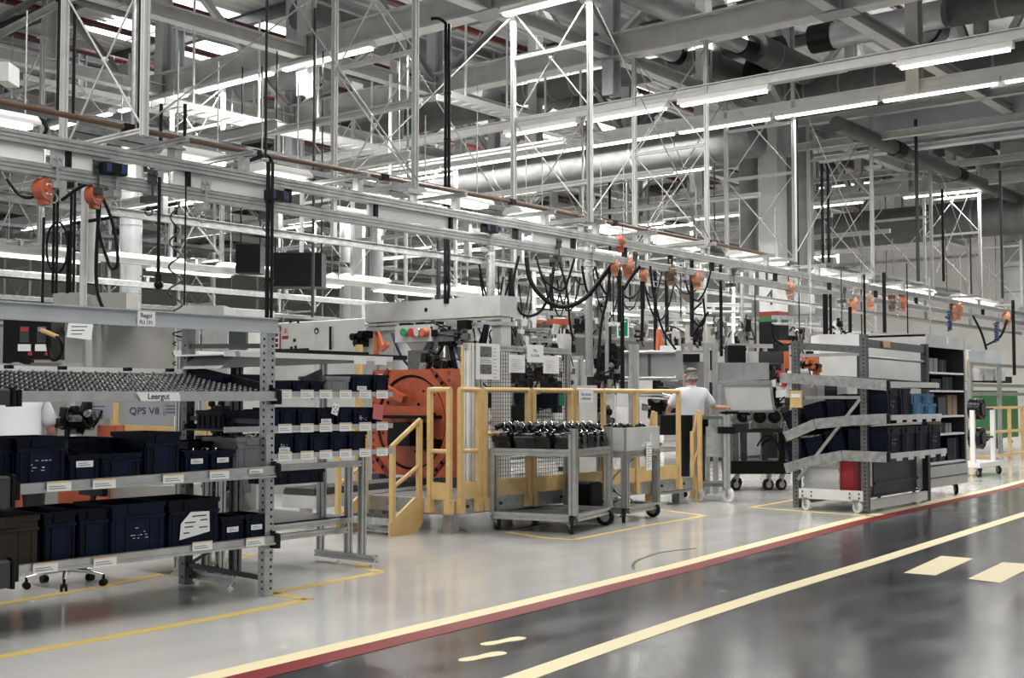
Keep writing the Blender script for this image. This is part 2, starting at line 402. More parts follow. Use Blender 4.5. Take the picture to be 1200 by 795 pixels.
# ================================================================ ROOF STEEL
XB=[6.58,10.2,13.7,16.9,20.0,23.5,26.8,30.1,33.4,36.7,40.0,43.3]
YB=[-.6,3.4,7.4,11.4,15.4,19.4,23.4,27.4,31.4,35.4,39.4]
ZB=7.1
for i,x in enumerate(XB):
    mb=MB(); big=x in (13.7,16.9,33.4,40.0); h=.42 if big else .16
    y0_,y1_=(-3,44) if x>13 else (8.6,11.8)
    if x==20.0: y0_=8.6; y1_=11.8
    mb.ibeam((x,y0_,ZB+h/2),(x,y1_,ZB+h/2),.30 if big else .14,h,.03 if big else .018)
    mb.mi=1
    for y in YB:
        if big: mb.mm((x-.2,y-.3,ZB-.012),(x+.2,y+.3,ZB))
    solo('roof_beam',mb,['paint','grey'],'cross roof beam of light steel over the hall, %s from the camera'%ORD[i],'beam','cross beams under the roof')
a=PX(985,167,25.2); mb=MB(); mb.ibeam((25.2,-6,ZB+.1),(25.2,a.y+1.2,ZB+.1),.36,.62,.04); mb.mm((25.05,-6,ZB-.45),(25.35,a.y+.5,ZB-.38))
solo('roof_girder',mb,mat('girder_paint',(.56,.60,.64),.4,noise=.1,scale=3),'deep blue-grey girder crossing at the right under the roof trusses','beam')
for j,y in enumerate(YB):
    t=thing('roof_truss','long roof truss of pale steel along the hall, %s from the aisle side'%ORD[j],'truss',(XB[0],y,ZB),0,'long trusses under the roof')
    x00=-1.6 if 6<y<24 else 6.5
    mb=MB(); mb.ibeam((x00,0,.12),(40,0,.12),.20,.22,.03); part('bottom_chord',mb,'paint',t)
    mb=MB(); mb.ibeam((x00,0,2.9),(40,0,2.9),.22,.24,.03); part('top_chord',mb,'grey',t)
    for i,x in enumerate(XB):
        mb=MB(); xx=x-XB[0]
        if xx<x00: continue
        mb.ibeam((xx,0,-.6 if (i+j)%2==0 and y<24 and x>12 else .0),(xx,0,3.0),.22,.24,.025,up=(1,0,0)); part('truss_post',mb,'bluegrey' if i%2 else 'paint',t)
        if i<len(XB)-1:
            mb=MB(); x2=XB[i+1]-XB[0]
            if i%2: mb.ibeam((xx,0,.25),(x2,0,2.85),.13,.13,.02)
            else: mb.ibeam((xx,0,2.85),(x2,0,.25),.13,.13,.02)
            part('truss_diagonal',mb,'paint' if j%2 else 'grey',t)
# purlins + red pipes
k=0
for x in [8.5+3.2*i for i in range(13)]:
    mb=MB(); mb.ibeam((x,-3,ZR-.16),(x,60,ZR-.16),.14,.28,.02)
    solo('roof_purlin',mb,'galvd','thin purlin under the roof sheet across the hall, %s from the camera'%ORD[k],'beam','purlins under the roof sheet'); k+=1
def fat_pipe(name,a,b,r,m,label,cat='pipe',coupl=None,bands=0,n=14):
    mb=MB(); mb.cyl(a,b,r,n); a=Vector(a); b=Vector(b); d=(b-a).normalized(); L=(b-a).length
    mb.mi=1
    if coupl:
        for t in coupl: p=a+d*(L*t); mb.cyl(p-d*.22,p+d*.22,r*1.12,n)
    for i in range(bands):
        p=a+d*(L*(i+.5)/bands); mb.cyl(p-d*.02,p+d*.02,r*1.03,n)
    return solo(name,mb,[m,'black' if coupl else 'grey'],label,cat)
for i,y in enumerate([9.5,13.5,17.5,21.2,23.6,25.7,29.5,33.5]):
    fat_pipe('sprinkler_pipe',(3,y,9.6),(50,y,9.6),.075,'dred','dark red sprinkler pipe along the hall under the roof, %s from the aisle'%ORD[i],bands=12,n=8)
# ducts (pixel-placed on their own heights)
def ductpp(p0,p1,z,r,m,label,coupl=None,bands=8,axis=None):
    a=PZ(p0[0],p0[1],z); b=PZ(p1[0],p1[1],z)
    return fat_pipe('air_duct',a,b,r,m,label,'duct',coupl,bands if not coupl else 0)
def ductX(y,x0,x1,z,r,m,label,coupl=None,bands=8): return fat_pipe('air_duct',(x0,y,z),(x1,y,z),r,m,label,'duct',coupl,0 if coupl else bands)
def ductY(x,y0,y1,z,r,m,label,coupl=None,bands=8): return fat_pipe('air_duct',(x,y0,z),(x,y1,z),r,m,label,'duct',coupl,0 if coupl else bands)
a=PZ(660,6,8.0); b=PZ(808,63,8.0)
ductX(a.y,a.x-3,b.x,8.0,.20,'duct','long pale round duct near the top centre, left of its twin',coupl=[.985])
ductX(a.y,b.x+.3,b.x+12,8.05,.26,'ductd','thick dark insulated duct continuing the left pale duct',bands=9)
a=PZ(760,0,8.0); b=PZ(876,54,8.0)
ductX(a.y,a.x-3,b.x,8.0,.20,'duct','long pale round duct near the top centre, right of its twin',coupl=[.985])
ductX(a.y,b.x+.3,b.x+14,8.05,.28,'ductd','thick dark insulated duct continuing the right pale duct',bands=10)
a=PZ(960,45,8.2); b=PZ(1110,18,8.2)
ductY(a.x,b.y,a.y,8.2,.24,'duct','pale cross duct with black elbow at the upper right',coupl=[.97])
a=PZ(930,112,7.7); ductY(a.x,a.y-6,a.y,7.7,.36,'ductd','wide grey cross duct under the upper right beams')
a=PZ(1080,30,9.0); ductX(a.y,a.x,a.x+16,9.0,.36,'duct','wide pale duct running back from the upper right corner',coupl=[.02,.5])
a=PZ(1150,8,8.3); ductY(a.x,a.y-6,a.y+1,8.3,.26,'ductd','grey cross duct in the top right corner')
a=PZ(300,100,8.0); b=PZ(392,82,8.0); ductY(a.x,b.y,a.y+6,8.0,.27,'duct','pale blue-grey cross duct behind the left light row')
a=PZ(410,152,8.0); b=PZ(600,126,8.0); ductY(a.x,b.y,a.y,8.0,.38,'ductd','thick grey cross duct in the upper middle',coupl=[.95])
a=PZ(610,105,8.0); b=PZ(690,92,8.0); ductY(a.x,b.y-3,a.y,7.95,.30,'ductd','grey cross duct behind the middle hanger posts')
a=PZ(440,45,8.6); ductX(a.y,a.x-2,a.x+10,8.6,.30,'ductd','dark duct under the roof right of the left skylight')
a=PZ(640,195,6.4); ductY(a.x,a.y-5,a.y+9,6.4,.42,'ductd','very wide dark duct across the hall centre')
a=PZ(1050,265,6.2); ductY(a.x,a.y-7,a.y+4,6.2,.5,'ductd','very wide grey duct far back at the right')
a=PZ(1160,220,6.6); ductX(a.y,a.x-9,a.x+6,6.6,.15,'ductd','narrow duct with black couplings far back at the right',coupl=[.2,.45])
# black elbow details
p=PZ(940,52,8.2); mb=MB(); mb.tube(smooth_path([p+Vector((0,.4,0)),p+Vector((0,.8,-.05)),p+Vector((0,1.0,-.4)),p+Vector((0,1.0,-.8))]),.25,12)
solo('duct_elbow',mb,'black','black rubber elbow ending the pale cross duct','duct')
# columns with their vertical ducts
def building_column(cx,cy,label,paint):
    t=thing('building_column',label,'column',(cx,cy,0))
    mb=MB(); mb.bbox((-.22,-.22,0),(.22,.22,ZR-.3)); part('shaft',mb,'paint',t)
    if paint:
        e=.225
        mb=MB(); mb.mm((-e,-e,0),(e,e,3.02)); part('dark_base',mb,'black',t)
        mb=MB(); mb.mm((-e,-e,3.02),(e,e,3.13)); part('green_band',mb,mat('band_green',(.02,.10,.03),.4),t)
        mb=MB(); mb.mm((-e,-e,3.13),(e,e,3.23)); part('red_band',mb,mat('band_red',(.16,.015,.015),.4),t)
        put_text('4',.46,(cx-.232,cy-.02,3.50),(-1,0,0),'ink',t,name='column_number')
        put_text('L',.46,(cx-.232,cy-.02,3.98),(-1,0,0),'ink',t,name='column_letter')
    return t
cols=[]
p=PD(907,400,25.5); building_column(p.x,p.y,'pale building column with black base and red and green bands','x'); cA=p
p=PD(424,400,33); building_column(p.x,p.y,'pale building column far back between two round ducts at left',None); cB=p
def vduct(px,d,z0,z1,r,label,m='grey'):
    p=PD(px,400,d); mb=MB(); mb.cyl((p.x,p.y,z0),(p.x,p.y,z1),r,18); mb.mi=1
    for i in range(int((z1-z0)/.7)): z=z0+.35+i*.7; mb.cyl((p.x,p.y,z),(p.x,p.y,z+.03),r*1.03,18)
    mb.mi=0; mb.mm((p.x-r,p.y-r,z1),(p.x+r,p.y+r,z1+.3))
    return solo('vertical_duct',mb,[m,'grey'],label,'duct')
vduct(879,26.5,3.2,8.2,.21,'round vertical duct left of the banded column')
vduct(936,26,3.2,8.2,.34,'wide round vertical duct right of the banded column')
vduct(438,32,3.7,9,.24,'round vertical duct right of the far left column')
vduct(407,34,3.2,9,.22,'round vertical duct left of the far left column')
vduct(1192,34,3.3,9,.34,'round pale duct at the right frame edge','paint')
vduct(152,25,3.2,8,.22,'round vertical duct behind the hoist cables at left','duct')
# ================================================================ HANGER LINES
def rods(mb,a,b,r=.011): mb.cyl(a,b,r,5,caps=False)
def hanger(x,y0,y1,label,z0=3.85,z1=7.1,grp='hanger frames',extra=True,m='white',low=True):
    t=thing('hanger_frame',label,'frame',(x,y0,z0),0,grp)
    w=y1-y0
    for yy in (0,w):
        mb=MB(); mb.prof((0,yy,0),(0,yy,z1-z0),.062); mb.mm((-.07,yy-.07,z1-z0-.02),(.07,yy+.07,z1-z0)); part('post',mb,m,t)
    zs=[0.05,5.45-z0]+([6.35-z0] if extra else [])
    for z in zs:
        mb=MB(); mb.prof((0,.04,z),(0,w-.04,z),.05); part('crossbar',mb,m,t)
    lv=[(0.1,5.4-z0),(5.5-z0,z1-z0-.1)]
    for a,b in lv:
        mb=MB(); rods(mb,(0,.04,a),(0,w-.04,b)); rods(mb,(.03,.04,b),(.03,w-.04,a)); mb.ball((.015,w/2,(a+b)/2),.035,8,4); part('brace',mb,m,t)
    return t
def hline(Y0,Y1,XS,name,z0=3.85,m='paint'):
    out=[]
    for i,x in enumerate(XS):
        out.append(hanger(x,Y0,Y1,'white hanging portal frame of the %s line, %s from the left'%(name,ORD[i]),z0,grp='hanger frames of the %s line'%name,m=m))
    return out
NEAR=[6.58,10.2,13.7,16.9,20.0,23.5,26.8,30.1,33.4]
hline(9.6,10.95,NEAR,'nearest')
L2=[10.2,13.7,16.9,20,23.5,26.8,30.1,33.4,36.7,40,43.3]
hline(17.6,19.1,L2,'second',m='paint')
hline(26.0,27.5,[16.9,20,23.5,26.8,30.1,33.4,36.7,40,43.3],'third',m='paint')
hline(35.0,36.5,[20,23.5,26.8,30.1,33.4,36.7,40,43.3,46.6],'farthest',m='paint')
# longitudinal braces between frames
def lbrace(Y,XS,name,z0=3.95,z1=7.0,m='white',every=1,r=.010):
    for i in range(0,len(XS)-1,every):
        mb=MB(); a,b=XS[i],XS[i+1]; rods(mb,(a,Y,z0),(b,Y,z1),r); rods(mb,(a,Y-.03,z1),(b,Y-.03,z0),r)
        solo('cross_brace',mb,m,'crossed steel tie rods in the %s line, %s bay from the left'%(name,ORD[i]),'brace','crossed tie rods')
lbrace(9.6,NEAR,'nearest',m='galv',every=2)
lbrace(10.95,NEAR[1:],'nearest inner',m='galv',every=2)
lbrace(17.6,L2,'second',m='paint',every=2); lbrace(26.0,L2[2:],'third',m='paint',every=2)
# rail system
def rail(Y,x0,x1,z,name,label,slats=True,m='alu',covers=(),k=1.0,low=True):
    t=thing(name,label,'rail',(x0,Y,z))
    L=x1-x0
    mb=MB(); q=[(-.06,-.065),(.06,-.065),(.06,-.035),(.045,-.035),(.045,-.02),(.06,-.02),(.06,.005),(.045,.005),(.045,.02),(.06,.02),(.06,.045),(.04,.065),(-.04,.065),(-.06,.045),(-.06,.02),(-.045,.02),(-.045,.005),(-.06,.005),(-.06,-.02),(-.045,-.02),(-.045,-.035),(-.06,-.035)]
    q=[(a*k*.85,b*k*.85) for a,b in q]
    mb.sect((0,0,0),(L,0,0),q); part('upper_profile',mb,m,t)
    if low: mb=MB(); mb.sect((0,0,-.25),(L,0,-.25),q); part('lower_profile',mb,m,t)
    if slats:
        k=0; x=.3
        while x<L and k<60:
            mb=MB(); mb.mm((x,-.035,-.20),(x+.045,.035,-.05)); part('spacer',mb,'black',t); k+=1; x+=1.25 if x<14 else 2.2
        for a,b in covers: mb=MB(); mb.mm((a-x0,.0,-.20),(b-x0,.03,-.05)); part('lit_gap_strip',mb,'white',t)  # white strips stand in for the lit background seen between the rails
    # hangers to frames
    for i in range(int(L/3.3)):
        xx=.6+i*3.3; mb=MB(); mb.mm((xx-.03,-.03,.03),(xx+.03,.03,.16)); mb.mm((xx-.12,-.05,.14),(xx+.12,.05,.16)); part('hanger_clamp',mb,'galv',t)
    return t
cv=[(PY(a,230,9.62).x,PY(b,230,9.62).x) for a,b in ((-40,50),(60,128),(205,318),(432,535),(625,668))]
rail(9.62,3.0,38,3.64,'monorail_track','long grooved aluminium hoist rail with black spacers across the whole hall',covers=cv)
t=thing('guide_rail','thin grey rail parallel behind the long hoist rail','rail',(4,10.95,3.45))
mb=MB(); mb.ibeam((0,0,-.1),(34,0,-.1),.06,.09,.01); part('profile',mb,'galv',t)
for x in NEAR: mb=MB(); mb.mm((x-4-.03,-.03,-.06),(x-4+.03,.03,.42)); part('hanger_clamp',mb,'grey',t)
t=rail(17.6,6,46,3.72,'monorail_track','white hoist rail of the second line behind the machines',slats=False,m='paint',low=False)
rail(19.1,6,46,3.5,'monorail_track','pale hoist rail at the back of the second line',slats=False,m='galv',low=False)
rail(26.0,12,48,3.7,'monorail_track','pale hoist rail of the third line far back',slats=False,m='galv',low=False)
rail(35.0,18,50,3.7,'monorail_track','pale hoist rail of the farthest line',slats=False,m='galv',low=False)
# brown pipe above near rail
a=PY(-20,118,9.9); b=PY(830,283,9.9)
mb=MB(); pts=[PY(px,py,9.9) for px,py in ((-25,114),(150,150),(300,180),(450,208),(600,237),(720,262),(830,284),(905,300))]
mb.tube(pts,.028,8); mb.mi=1
for p in pts[1:-1]: mb.mm((p.x-.05,p.y-.035,p.z-.035),(p.x+.05,p.y+.035,p.z+.035))
solo('brown_pipe',mb,['brown','black'],'thin brown pipe running above the long hoist rail','pipe')
# ladder of support struts between near frames (Y 9.6..10.95) carrying the lamps
for i,px in enumerate((205,285,420,535,640,700,760,830,900,960,1010,1060)):
    p=PY(px,400,9.6); x=p.x; mb=MB()
    mb.prof((x,9.45,3.86),(x,11.1,3.86),.05); mb.mm((x-.04,9.58,3.69),(x+.04,9.66,3.84)); mb.mm((x-.03,10.9,3.38),(x+.03,11.0,3.84))
    solo('support_strut',mb,'galv','short aluminium strut over the long hoist rail, %s from the left'%ORD[i],'strut','struts over the hoist rail')
# ---------------------------------------------------------------- lamps
LAMPS=[]
def trough(a,b,label,w=.16,strong=True,grp=None,m='white',amber=False,hang=0):
    a=Vector(a); b=Vector(b); t=thing('trough_lamp',label,'lamp',tuple(a),0,grp); v=b-a
    mb=MB(); s_=[(-w/2,0),(w/2,0),(w/2,.03),(w*.3,.09),(-w*.3,.09),(-w/2,.03)]
    mb.sect((0,0,0),v,s_); part('housing',mb,m,t)
    mb=MB(); d=v.normalized(); mb.bar(d*.05+Vector((0,0,-.018)),v-d*.05+Vector((0,0,-.018)),w*.62,.04)
    if hang:
        for f_ in (.12,.88):
            q_=v*f_; hb=MB(); hb.cyl((q_.x,q_.y,q_.z+.08),(q_.x,q_.y,hang-a.z),.008,5); part('hanger_wire',hb,'galv',t)
    part('tube_cover',mb,'amber' if amber else ('glow' if strong else 'glow2'),t)
    return t
def lamp_row_y(x,z,y0,y1,step,name,w=.15,gap=.12,skip=()):
    n_=int(round((y1-y0)/step))
    for i in range(n_):
        if i in skip: continue
        trough((x,y0+i*step+gap,z),(x,y0+(i+1)*step-gap,z),'long tube lamp in the %s, %s from its near end'%(name,ORD[i]),w,grp='tube lamps of the %s'%name)
def lamp_rail(p0,p1,label,m='paint'):
    mb=MB(); mb.ibeam(p0,p1,.12,.16,.015); solo('lamp_rail',mb,m,label,'rail')
# row at X=13.7 directly under beam
lamp_row_y(13.6,7.01,4.0,23.2,2.4,'upper left lamp row',.17,skip=(3,))
# row at X=16.9 z 6.2
lamp_rail((16.9,2,6.32),(16.9,30,6.32),'pale lamp rail crossing the centre of the hall')
lamp_row_y(16.9,6.15,3,13.8,1.8,'centre lamp row',.13,.1,skip=(2,))
# row z 6.55 at X=20
lamp_rail((20.0,0,6.66),(20.0,36,6.66),'long white lamp rail crossing the hall from lower left to right','white')
lamp_row_y(20.0,6.49,2,24,2.0,'long white lamp row',.13,.02)
lamp_rail((23.5,2,6.66),(23.5,36,6.66),'pale lamp rail crossing behind the banded column')
lamp_row_y(23.5,6.49,13,31,2.4,'rear lamp row',.13,.2,skip=(1,4))
lamp_rail((30.1,0,6.66),(30.1,36,6.66),'pale lamp rail far back in the hall')
lamp_row_y(30.1,6.49,6,30,3,'farthest lamp row',.15,.5)
lamp_row_y(13.7,5.03,15.4,24.4,3,'low left lamp row',.14,.05)
lamp_rail((13.7,13,5.2),(13.7,27,5.2),'pale lamp rail low at left above the second line')
lamp_rail((11.9,14,5.5),(11.9,27,5.5),'pale rail low at left behind the hoist cables')
# lamps along the near rail (X direction)
def segX(px0,px1,Y,py0,py1,label,w=.34,strong=True):
    a=PY(px0,py0,Y); b=PY(px1,py1,Y); z=(a.z+b.z)/2
    z=(a.z+b.z)/2; trough((a.x,Y,z),(b.x,Y,z),label,w,strong,hang=5.0 if Y<12 else 7.1)
segX(-30,37,10.4,137,150,'broad white lamp at the left frame edge above the hoist rail')
segX(200,262,10.4,181,193,'broad white lamp above the hoist rail left of the black conduits',.34)
segX(300,355,10.4,200,211,'broad white lamp just right of the black conduits')
segX(488,568,10.4,226,243,'broad white lamp right of the second hanging frame')
segX(600,640,10.4,250,258,'broad white lamp between two frames above the hoist rail')
segX(700,735,10.4,268,274,'broad white lamp left of the black junction pole')
segX(770,822,10.4,282,291,'broad white lamp right of the junction pole')
segX(860,915,10.4,299,309,'broad white lamp left of the banded column')
segX(960,1015,10.4,319,330,'broad white lamp right of the banded column')
segX(1040,1090,10.4,335,345,'broad white lamp above the flow rack at right')
segX(1120,1165,10.4,349,357,'broad white lamp near the right frame edge')
for i,(u,v) in enumerate([(0,80),(130,210),(260,340),(390,450),(520,580),(640,700),(760,830)]):
    y=lambda q:(291+ .090*q)
    segX(u,v,17.9,y(u),y(v),'white lamp over the second line, %s from the left'%ORD[i],.42)
p=PZ(1066,68,ZB-.1); trough((p.x,p.y-.35,p.z),(p.x,p.y+.35,p.z),'short amber lamp at the foot of an upper right truss post',.2,amber=True)
# bracket for it
# area lights lying in the lamp rows, plus added fill where no lamp hangs
def area(loc,sx,sy,e,rot=(0,0,0)):
    l=bpy.data.lights.new('tube_or_fill_light','AREA'); l.shape='RECTANGLE'; l.size=sx; l.size_y=sy; l.energy=e; l.color=(1,.985,.955)
    o=bpy.data.objects.new('tube_or_fill_light',l); C.objects.link(o); o.location=loc; o.rotation_euler=rot
for x,y,z in ((4,6,6.9),(13.55,9,6.9),(13.55,18,6.9),(47,10,6.4),(45,22,6.4),(20,5,6.4),(20,16,6.4),(23.5,24,6.4),(30,6,6.4),(30,20,6.4),(40,14,6.4),(40,32,6.4)):  # the farthest ones are fill added to brighten the back of the hall
    area((x,y,z),.3,9,AREA_E)
area((12,10.4,3.86),9,.3,110); area((22,10.4,3.86),9,.3,110); area((18,17.9,3.9),14,.4,200); area((32,17.9,3.9),14,.4,200)

for x,y,z in ((13.55,10,7.9),(20,14,8.0),(28,8,8.0),(30,24,8.0)):
    area((x,y,z),.4,8,230,(PI,0,0))  # upward fill added above the lamps to brighten the roof
def ladder(Y,px0,py0,px1,py1,label,w=.35):
    a=PY(px0,py0,Y); b=PY(px1,py1,Y); mb=MB(); z=(a.z+b.z)/2
    for s_ in (-w/2,w/2): mb.mm((a.x,Y+s_-.012,z),(b.x,Y+s_+.012,z+.10))
    n_=int((b.x-a.x)/.25)
    for i in range(n_): x=a.x+.1+i*.25; mb.mm((x,Y-w/2,z+.02),(x+.03,Y+w/2,z+.04))
    for i in range(4): x=a.x+(b.x-a.x)*(i+.5)/4; mb.mm((x-.015,Y-.015,z+.1),(x+.015,Y+.015,7.9))
    solo('cable_ladder',mb,'white',label,'cable tray')
ladder(16.3,185,120,465,187,'white cable ladder hanging in the upper left under the light row')
ladder(13.4,520,118,700,165,'pale cable ladder in the upper centre behind the hanging posts',.3)
ladder(19.8,20,100,330,158,'white cable ladder at the far upper left',.4)
# ================================================================ HELPERS FOR FLOOR OBJECTS
def fX(px0,px1,py0,py1,X,dep,mb=None,ref=None):     # box whose face on plane x=X spans the pixels
    pm=(px0+px1)/2; a=PX(px0,py1,X); b=PX(px1,py1,X); zt=PX(pm,py0,X).z; zb=PX(pm,py1,X).z
    mb=mb or MB(); return mb.mm((X,b.y,zb),(X+dep,a.y,zt))
def fY(px0,px1,py0,py1,Y,dep,mb=None):
    pm=(px0+px1)/2; a=PY(px0,py1,Y); b=PY(px1,py1,Y); zt=PY(pm,py0,Y).z; zb=PY(pm,py1,Y).z
    mb=mb or MB(); return mb.mm((a.x,Y,zb),(b.x,Y+dep,zt))
def perf_post(mb,x,y,z0,z1,w=.075,step=.05):
    t=.004
    mb.mm((x-w/2,y-w/2,z0),(x+w/2,y+w/2,z1)); k=mb.mi; mb.mi=k+1
    n_=int((z1-z0-.06)/step)
    for i in range(n_):
        z=z0+.05+i*step
        for sx in (-.2,):
            mb.mm((x-.009+w*.18,y-w/2-.0012,z),(x+.009+w*.18,y-w/2-.0002,z+.017))
            mb.mm((x-w/2-.0012,y-.009-w*.1,z),(x-w/2-.0002,y+.009-w*.1,z+.017))
    mb.mi=k; return mb
def tote(label,x0,x1,y0,y1,z0,h,m='navy',card=None,group=None,marks=None,name='storage_bin',simple=False,rim='navy'):
    w=x1-x0; l=y1-y0
    t=thing(name,label,'storage bin',((x0+x1)/2,(y0+y1)/2,z0),0,group)
    mb=MB(); e=.012; a,b=w/2,l/2
    mb.mm((-a+e,-b+e,.0),(a-e,b-e,.012))
    for s in (-1,1):
        mb.mm((s*(a-e)-.004,-b+e,0),(s*(a-e)+.004,b-e,h)); mb.mm((-a+e,s*(b-e)-.004,0),(a-e,s*(b-e)+.004,h))
    mb.mi=1
    if not simple:
        for f_ in (.28,.72): 
            mb.mm((-a+w*f_-.006,-b+.001,.01),(-a+w*f_+.006,-b+e,h*.72))
        for f_ in (.10,.90): 
            mb.mm((-a+w*f_-.005,-b+.001,.01),(-a+w*f_+.005,-b+e,h*.72))
        for f_ in (.12,.3,.5,.7,.88):
            mb.mm((-a+.001,-b+l*f_-.006,.01),(-a+e,-b+l*f_+.006,h*.72))
        mb.mm((-a+.002,-b+.002,h*.70),(a-.002,-b+e,h*.76)); mb.mm((-a+.002,-b+.002,h*.70),(-a+e,b-.002,h*.76))
        mb.mm((-a+w*.30,-b+.004,h*.05),(-a+w*.70,-b+e-.001,h*.68))
    part('tub',mb,[m,'navy2' if m=='navy' else m],t)
    mb=MB(); r=.014
    mb.mm((-a,-b,h-.03),(a,-b+r,h)); mb.mm((-a,b-r,h-.03),(a,b,h)); mb.mm((-a,-b+r,h-.03),(-a+r,b-r,h)); mb.mm((a-r,-b+r,h-.03),(a,b-r,h))
    mb.mm((-a+w*.3,-b-.003,h*.78),(a-w*.3,-b,h-.006))
    part('rim',mb,m,t)
    if card:
        mb=MB(); cw,chh,cz=card
        mb.mm((-cw/2,-b-.0035,cz),(cw/2,-b-.0015,cz+chh)); mb.mi=1
        for i in range(2): mb.mm((-cw*.36,-b-.0042,cz+chh*(.3+.3*i)),(cw*.34-.02*i,-b-.0035,cz+chh*(.38+.3*i)))
        part('label_card',mb,['paper','ink'],t)
    if marks:
        mb=MB(); rr=random.Random(marks)
        for i in range(14):
            x=rr.uniform(-w*.22,w*.18); z=h*rr.choice([.3,.36,.42,.5]); s_=rr.uniform(.004,.012)
            mb.mm((x,-b+.002,z),(x+s_*1.6,-b+.0035,z+s_*.6))
        part('white_print',mb,'navylabel',t)
    return t
def caster(x,y,r,zt,parent,ang=0.0,col='rubber',w=.035,name='caster'):
    mb=MB(); c,s_=math.cos(ang),math.sin(ang); off=.03
    cx,cy=x-c*off,y-s_*off; nx,ny=-s_,c
    mb.mm((x-.045,y-.045,zt-.012),(x+.045,y+.045,zt)); mb.cyl((x,y,zt-.04),(x,y,zt-.01),.028,10)
    for q in (-1,1):
        p=Vector((cx+nx*q*(w/2+.008),cy+ny*q*(w/2+.008),0))
        mb.prism([(-.012,r-.015),(.015,r-.015),(.045,zt-.03),(-.03+off,zt-.03)],p,(c,s_,0),(0,0,1),(nx,ny,0),.004)
    mb.mm((x-.035,y-.035,zt-.05),(x+.035,y+.035,zt-.03))
    mb.cyl((cx-nx*(w/2+.016),cy-ny*(w/2+.016),r),(cx+nx*(w/2+.016),cy+ny*(w/2+.016),r),.009,8)
    f=part(name,mb,'galv',parent)
    mb=MB(); mb.cyl((cx-nx*w/2,cy-ny*w/2,r),(cx+nx*w/2,cy+ny*w/2,r),r,20); mb.mi=1
    mb.cyl((cx-nx*(w/2+.003),cy-ny*(w/2+.003),r),(cx+nx*(w/2+.003),cy+ny*(w/2+.003),r),r*.55,14)
    part('wheel',mb,[col,'galv' if col!='white' else 'paint'],f); return f
# ================================================================ LEFT FLOW RACK
P=PZ(311,699); XP,YP=P.x,P.y
XL=PY(-70,600,YP).x
t=thing('flow_rack','tall grey flow rack with roller shelf, nearest the camera','rack',(XP,YP,0))
L=XL-XP; D=.95
ztop=PY(315,376,YP).z
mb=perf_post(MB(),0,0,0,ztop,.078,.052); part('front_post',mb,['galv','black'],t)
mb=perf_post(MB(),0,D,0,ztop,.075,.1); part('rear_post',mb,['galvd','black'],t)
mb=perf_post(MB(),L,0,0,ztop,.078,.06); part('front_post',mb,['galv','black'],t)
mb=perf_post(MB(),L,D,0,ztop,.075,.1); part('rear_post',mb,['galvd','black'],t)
mb=MB(); z=ztop-.04
mb.mm((L-.3,-.060,z-.05),(.045,-.045,z+.055)); mb.mm((L-.3,-.085,z-.058),(.045,-.060,z-.040)); mb.mm((L-.3,-.075,z+.045),(.045,-.060,z+.055)); part('top_beam',mb,'bluegrey',t)
for z in (1.83,1.27,.13):
    mb=MB(); mb.bar((0,.03,z),(0,D-.03,z+.02),.03,.035); part('cross_tie',mb,'dkgrey',t); mb=MB(); mb.bar((L,.03,z),(L,D-.03,z),.03,.035); part('cross_tie',mb,'dkgrey',t)
mb=MB(); mb.bar((0,.05,.55),(0,D-.05,.16),.02,.02,up=(1,0,0)); part('cross_tie',mb,'dkgrey',t)
XR=PY(321,550,YP-.07).x-XP; XLc=PY(19,570,YP-.07).x-XP
def beamlevel(pyL,pyR,label,h=.055):
    a=PY(19,pyL,YP-.07); b=PY(321,pyR,YP-.07)
    mb=MB(); s_=[(-.03,-h/2),(.03,-h/2),(.03,-h/2+.01),(.022,-h/2+.012),(.022,h/2),(-.03,h/2)]
    mb.sect((XLc,-.07,a.z),(XR,-.07,b.z),s_); mb.mm((XLc,-.105,min(a.z,b.z)-h/2+.004),(XR,-.095,min(a.z,b.z)-h/2+.020))
    return a.z,b.z,mb
a1,b1,mb=beamlevel(465,464.5,'',.068); part('shelf_beam',mb,'alu',t)
a2,b2,mb=beamlevel(574,551,'',.062); part('shelf_beam',mb,'alu',t)
a3,b3,mb=beamlevel(669,633,'',.062); part('shelf_beam',mb,'alu',t)
for (za,zb) in ((a1,b1),(a2,b2),(a3,b3)):
    for xx,zz in ((XLc-.015,za),(XR+.015,zb)):
        mb=MB(); mb.bbox((xx-.02,-.12,zz-.06),(xx+.02,.02,zz+.05),.01); mb.cyl((xx,-.05,zz+.03),(xx,-.05,zz+.06),.02,8); part('end_cap',mb,'black',t)
# roller shelf
zf=b1+.03; zb=PY(190,437,YP+D).z
mb=MB()
mb.bar((XR-.01,-.04,zf+.015),(XR-.01,D+.02,zb+.03),.035,.075); part('side_profile',mb,'black',t)
mb=MB(); mb.mm((L,D-.02,zb-.03),(XR,D+.02,zb+.03)); part('rear_beam',mb,'white',t)
n_=24
for i in range(n_):
    x=XR-.07-i*(XR-.07-L)/n_
    mb=MB(); mb.bar((x,-.03,zf-.022),(x,D-.02,zb-.022),.062,.03); mb.mi=1
    for k in range(16):
        q=(k+.5)/16; y=-.03+q*(D+.01); z=zf-.005+q*(zb-zf); mb.cyl((x-.007,y,z+.004),(x+.007,y,z+.004),.011,6)
    part('roller_track',mb,['black','galv'],t)
mb=MB()
for x in (-.25,-.62,-1.15,-1.55,-2.0,-2.35): mb.mm((x-.02,D-.14,zb+.005),(x+.02,D-.08,zb+.03))
part('lane_guides',mb,'black',t)
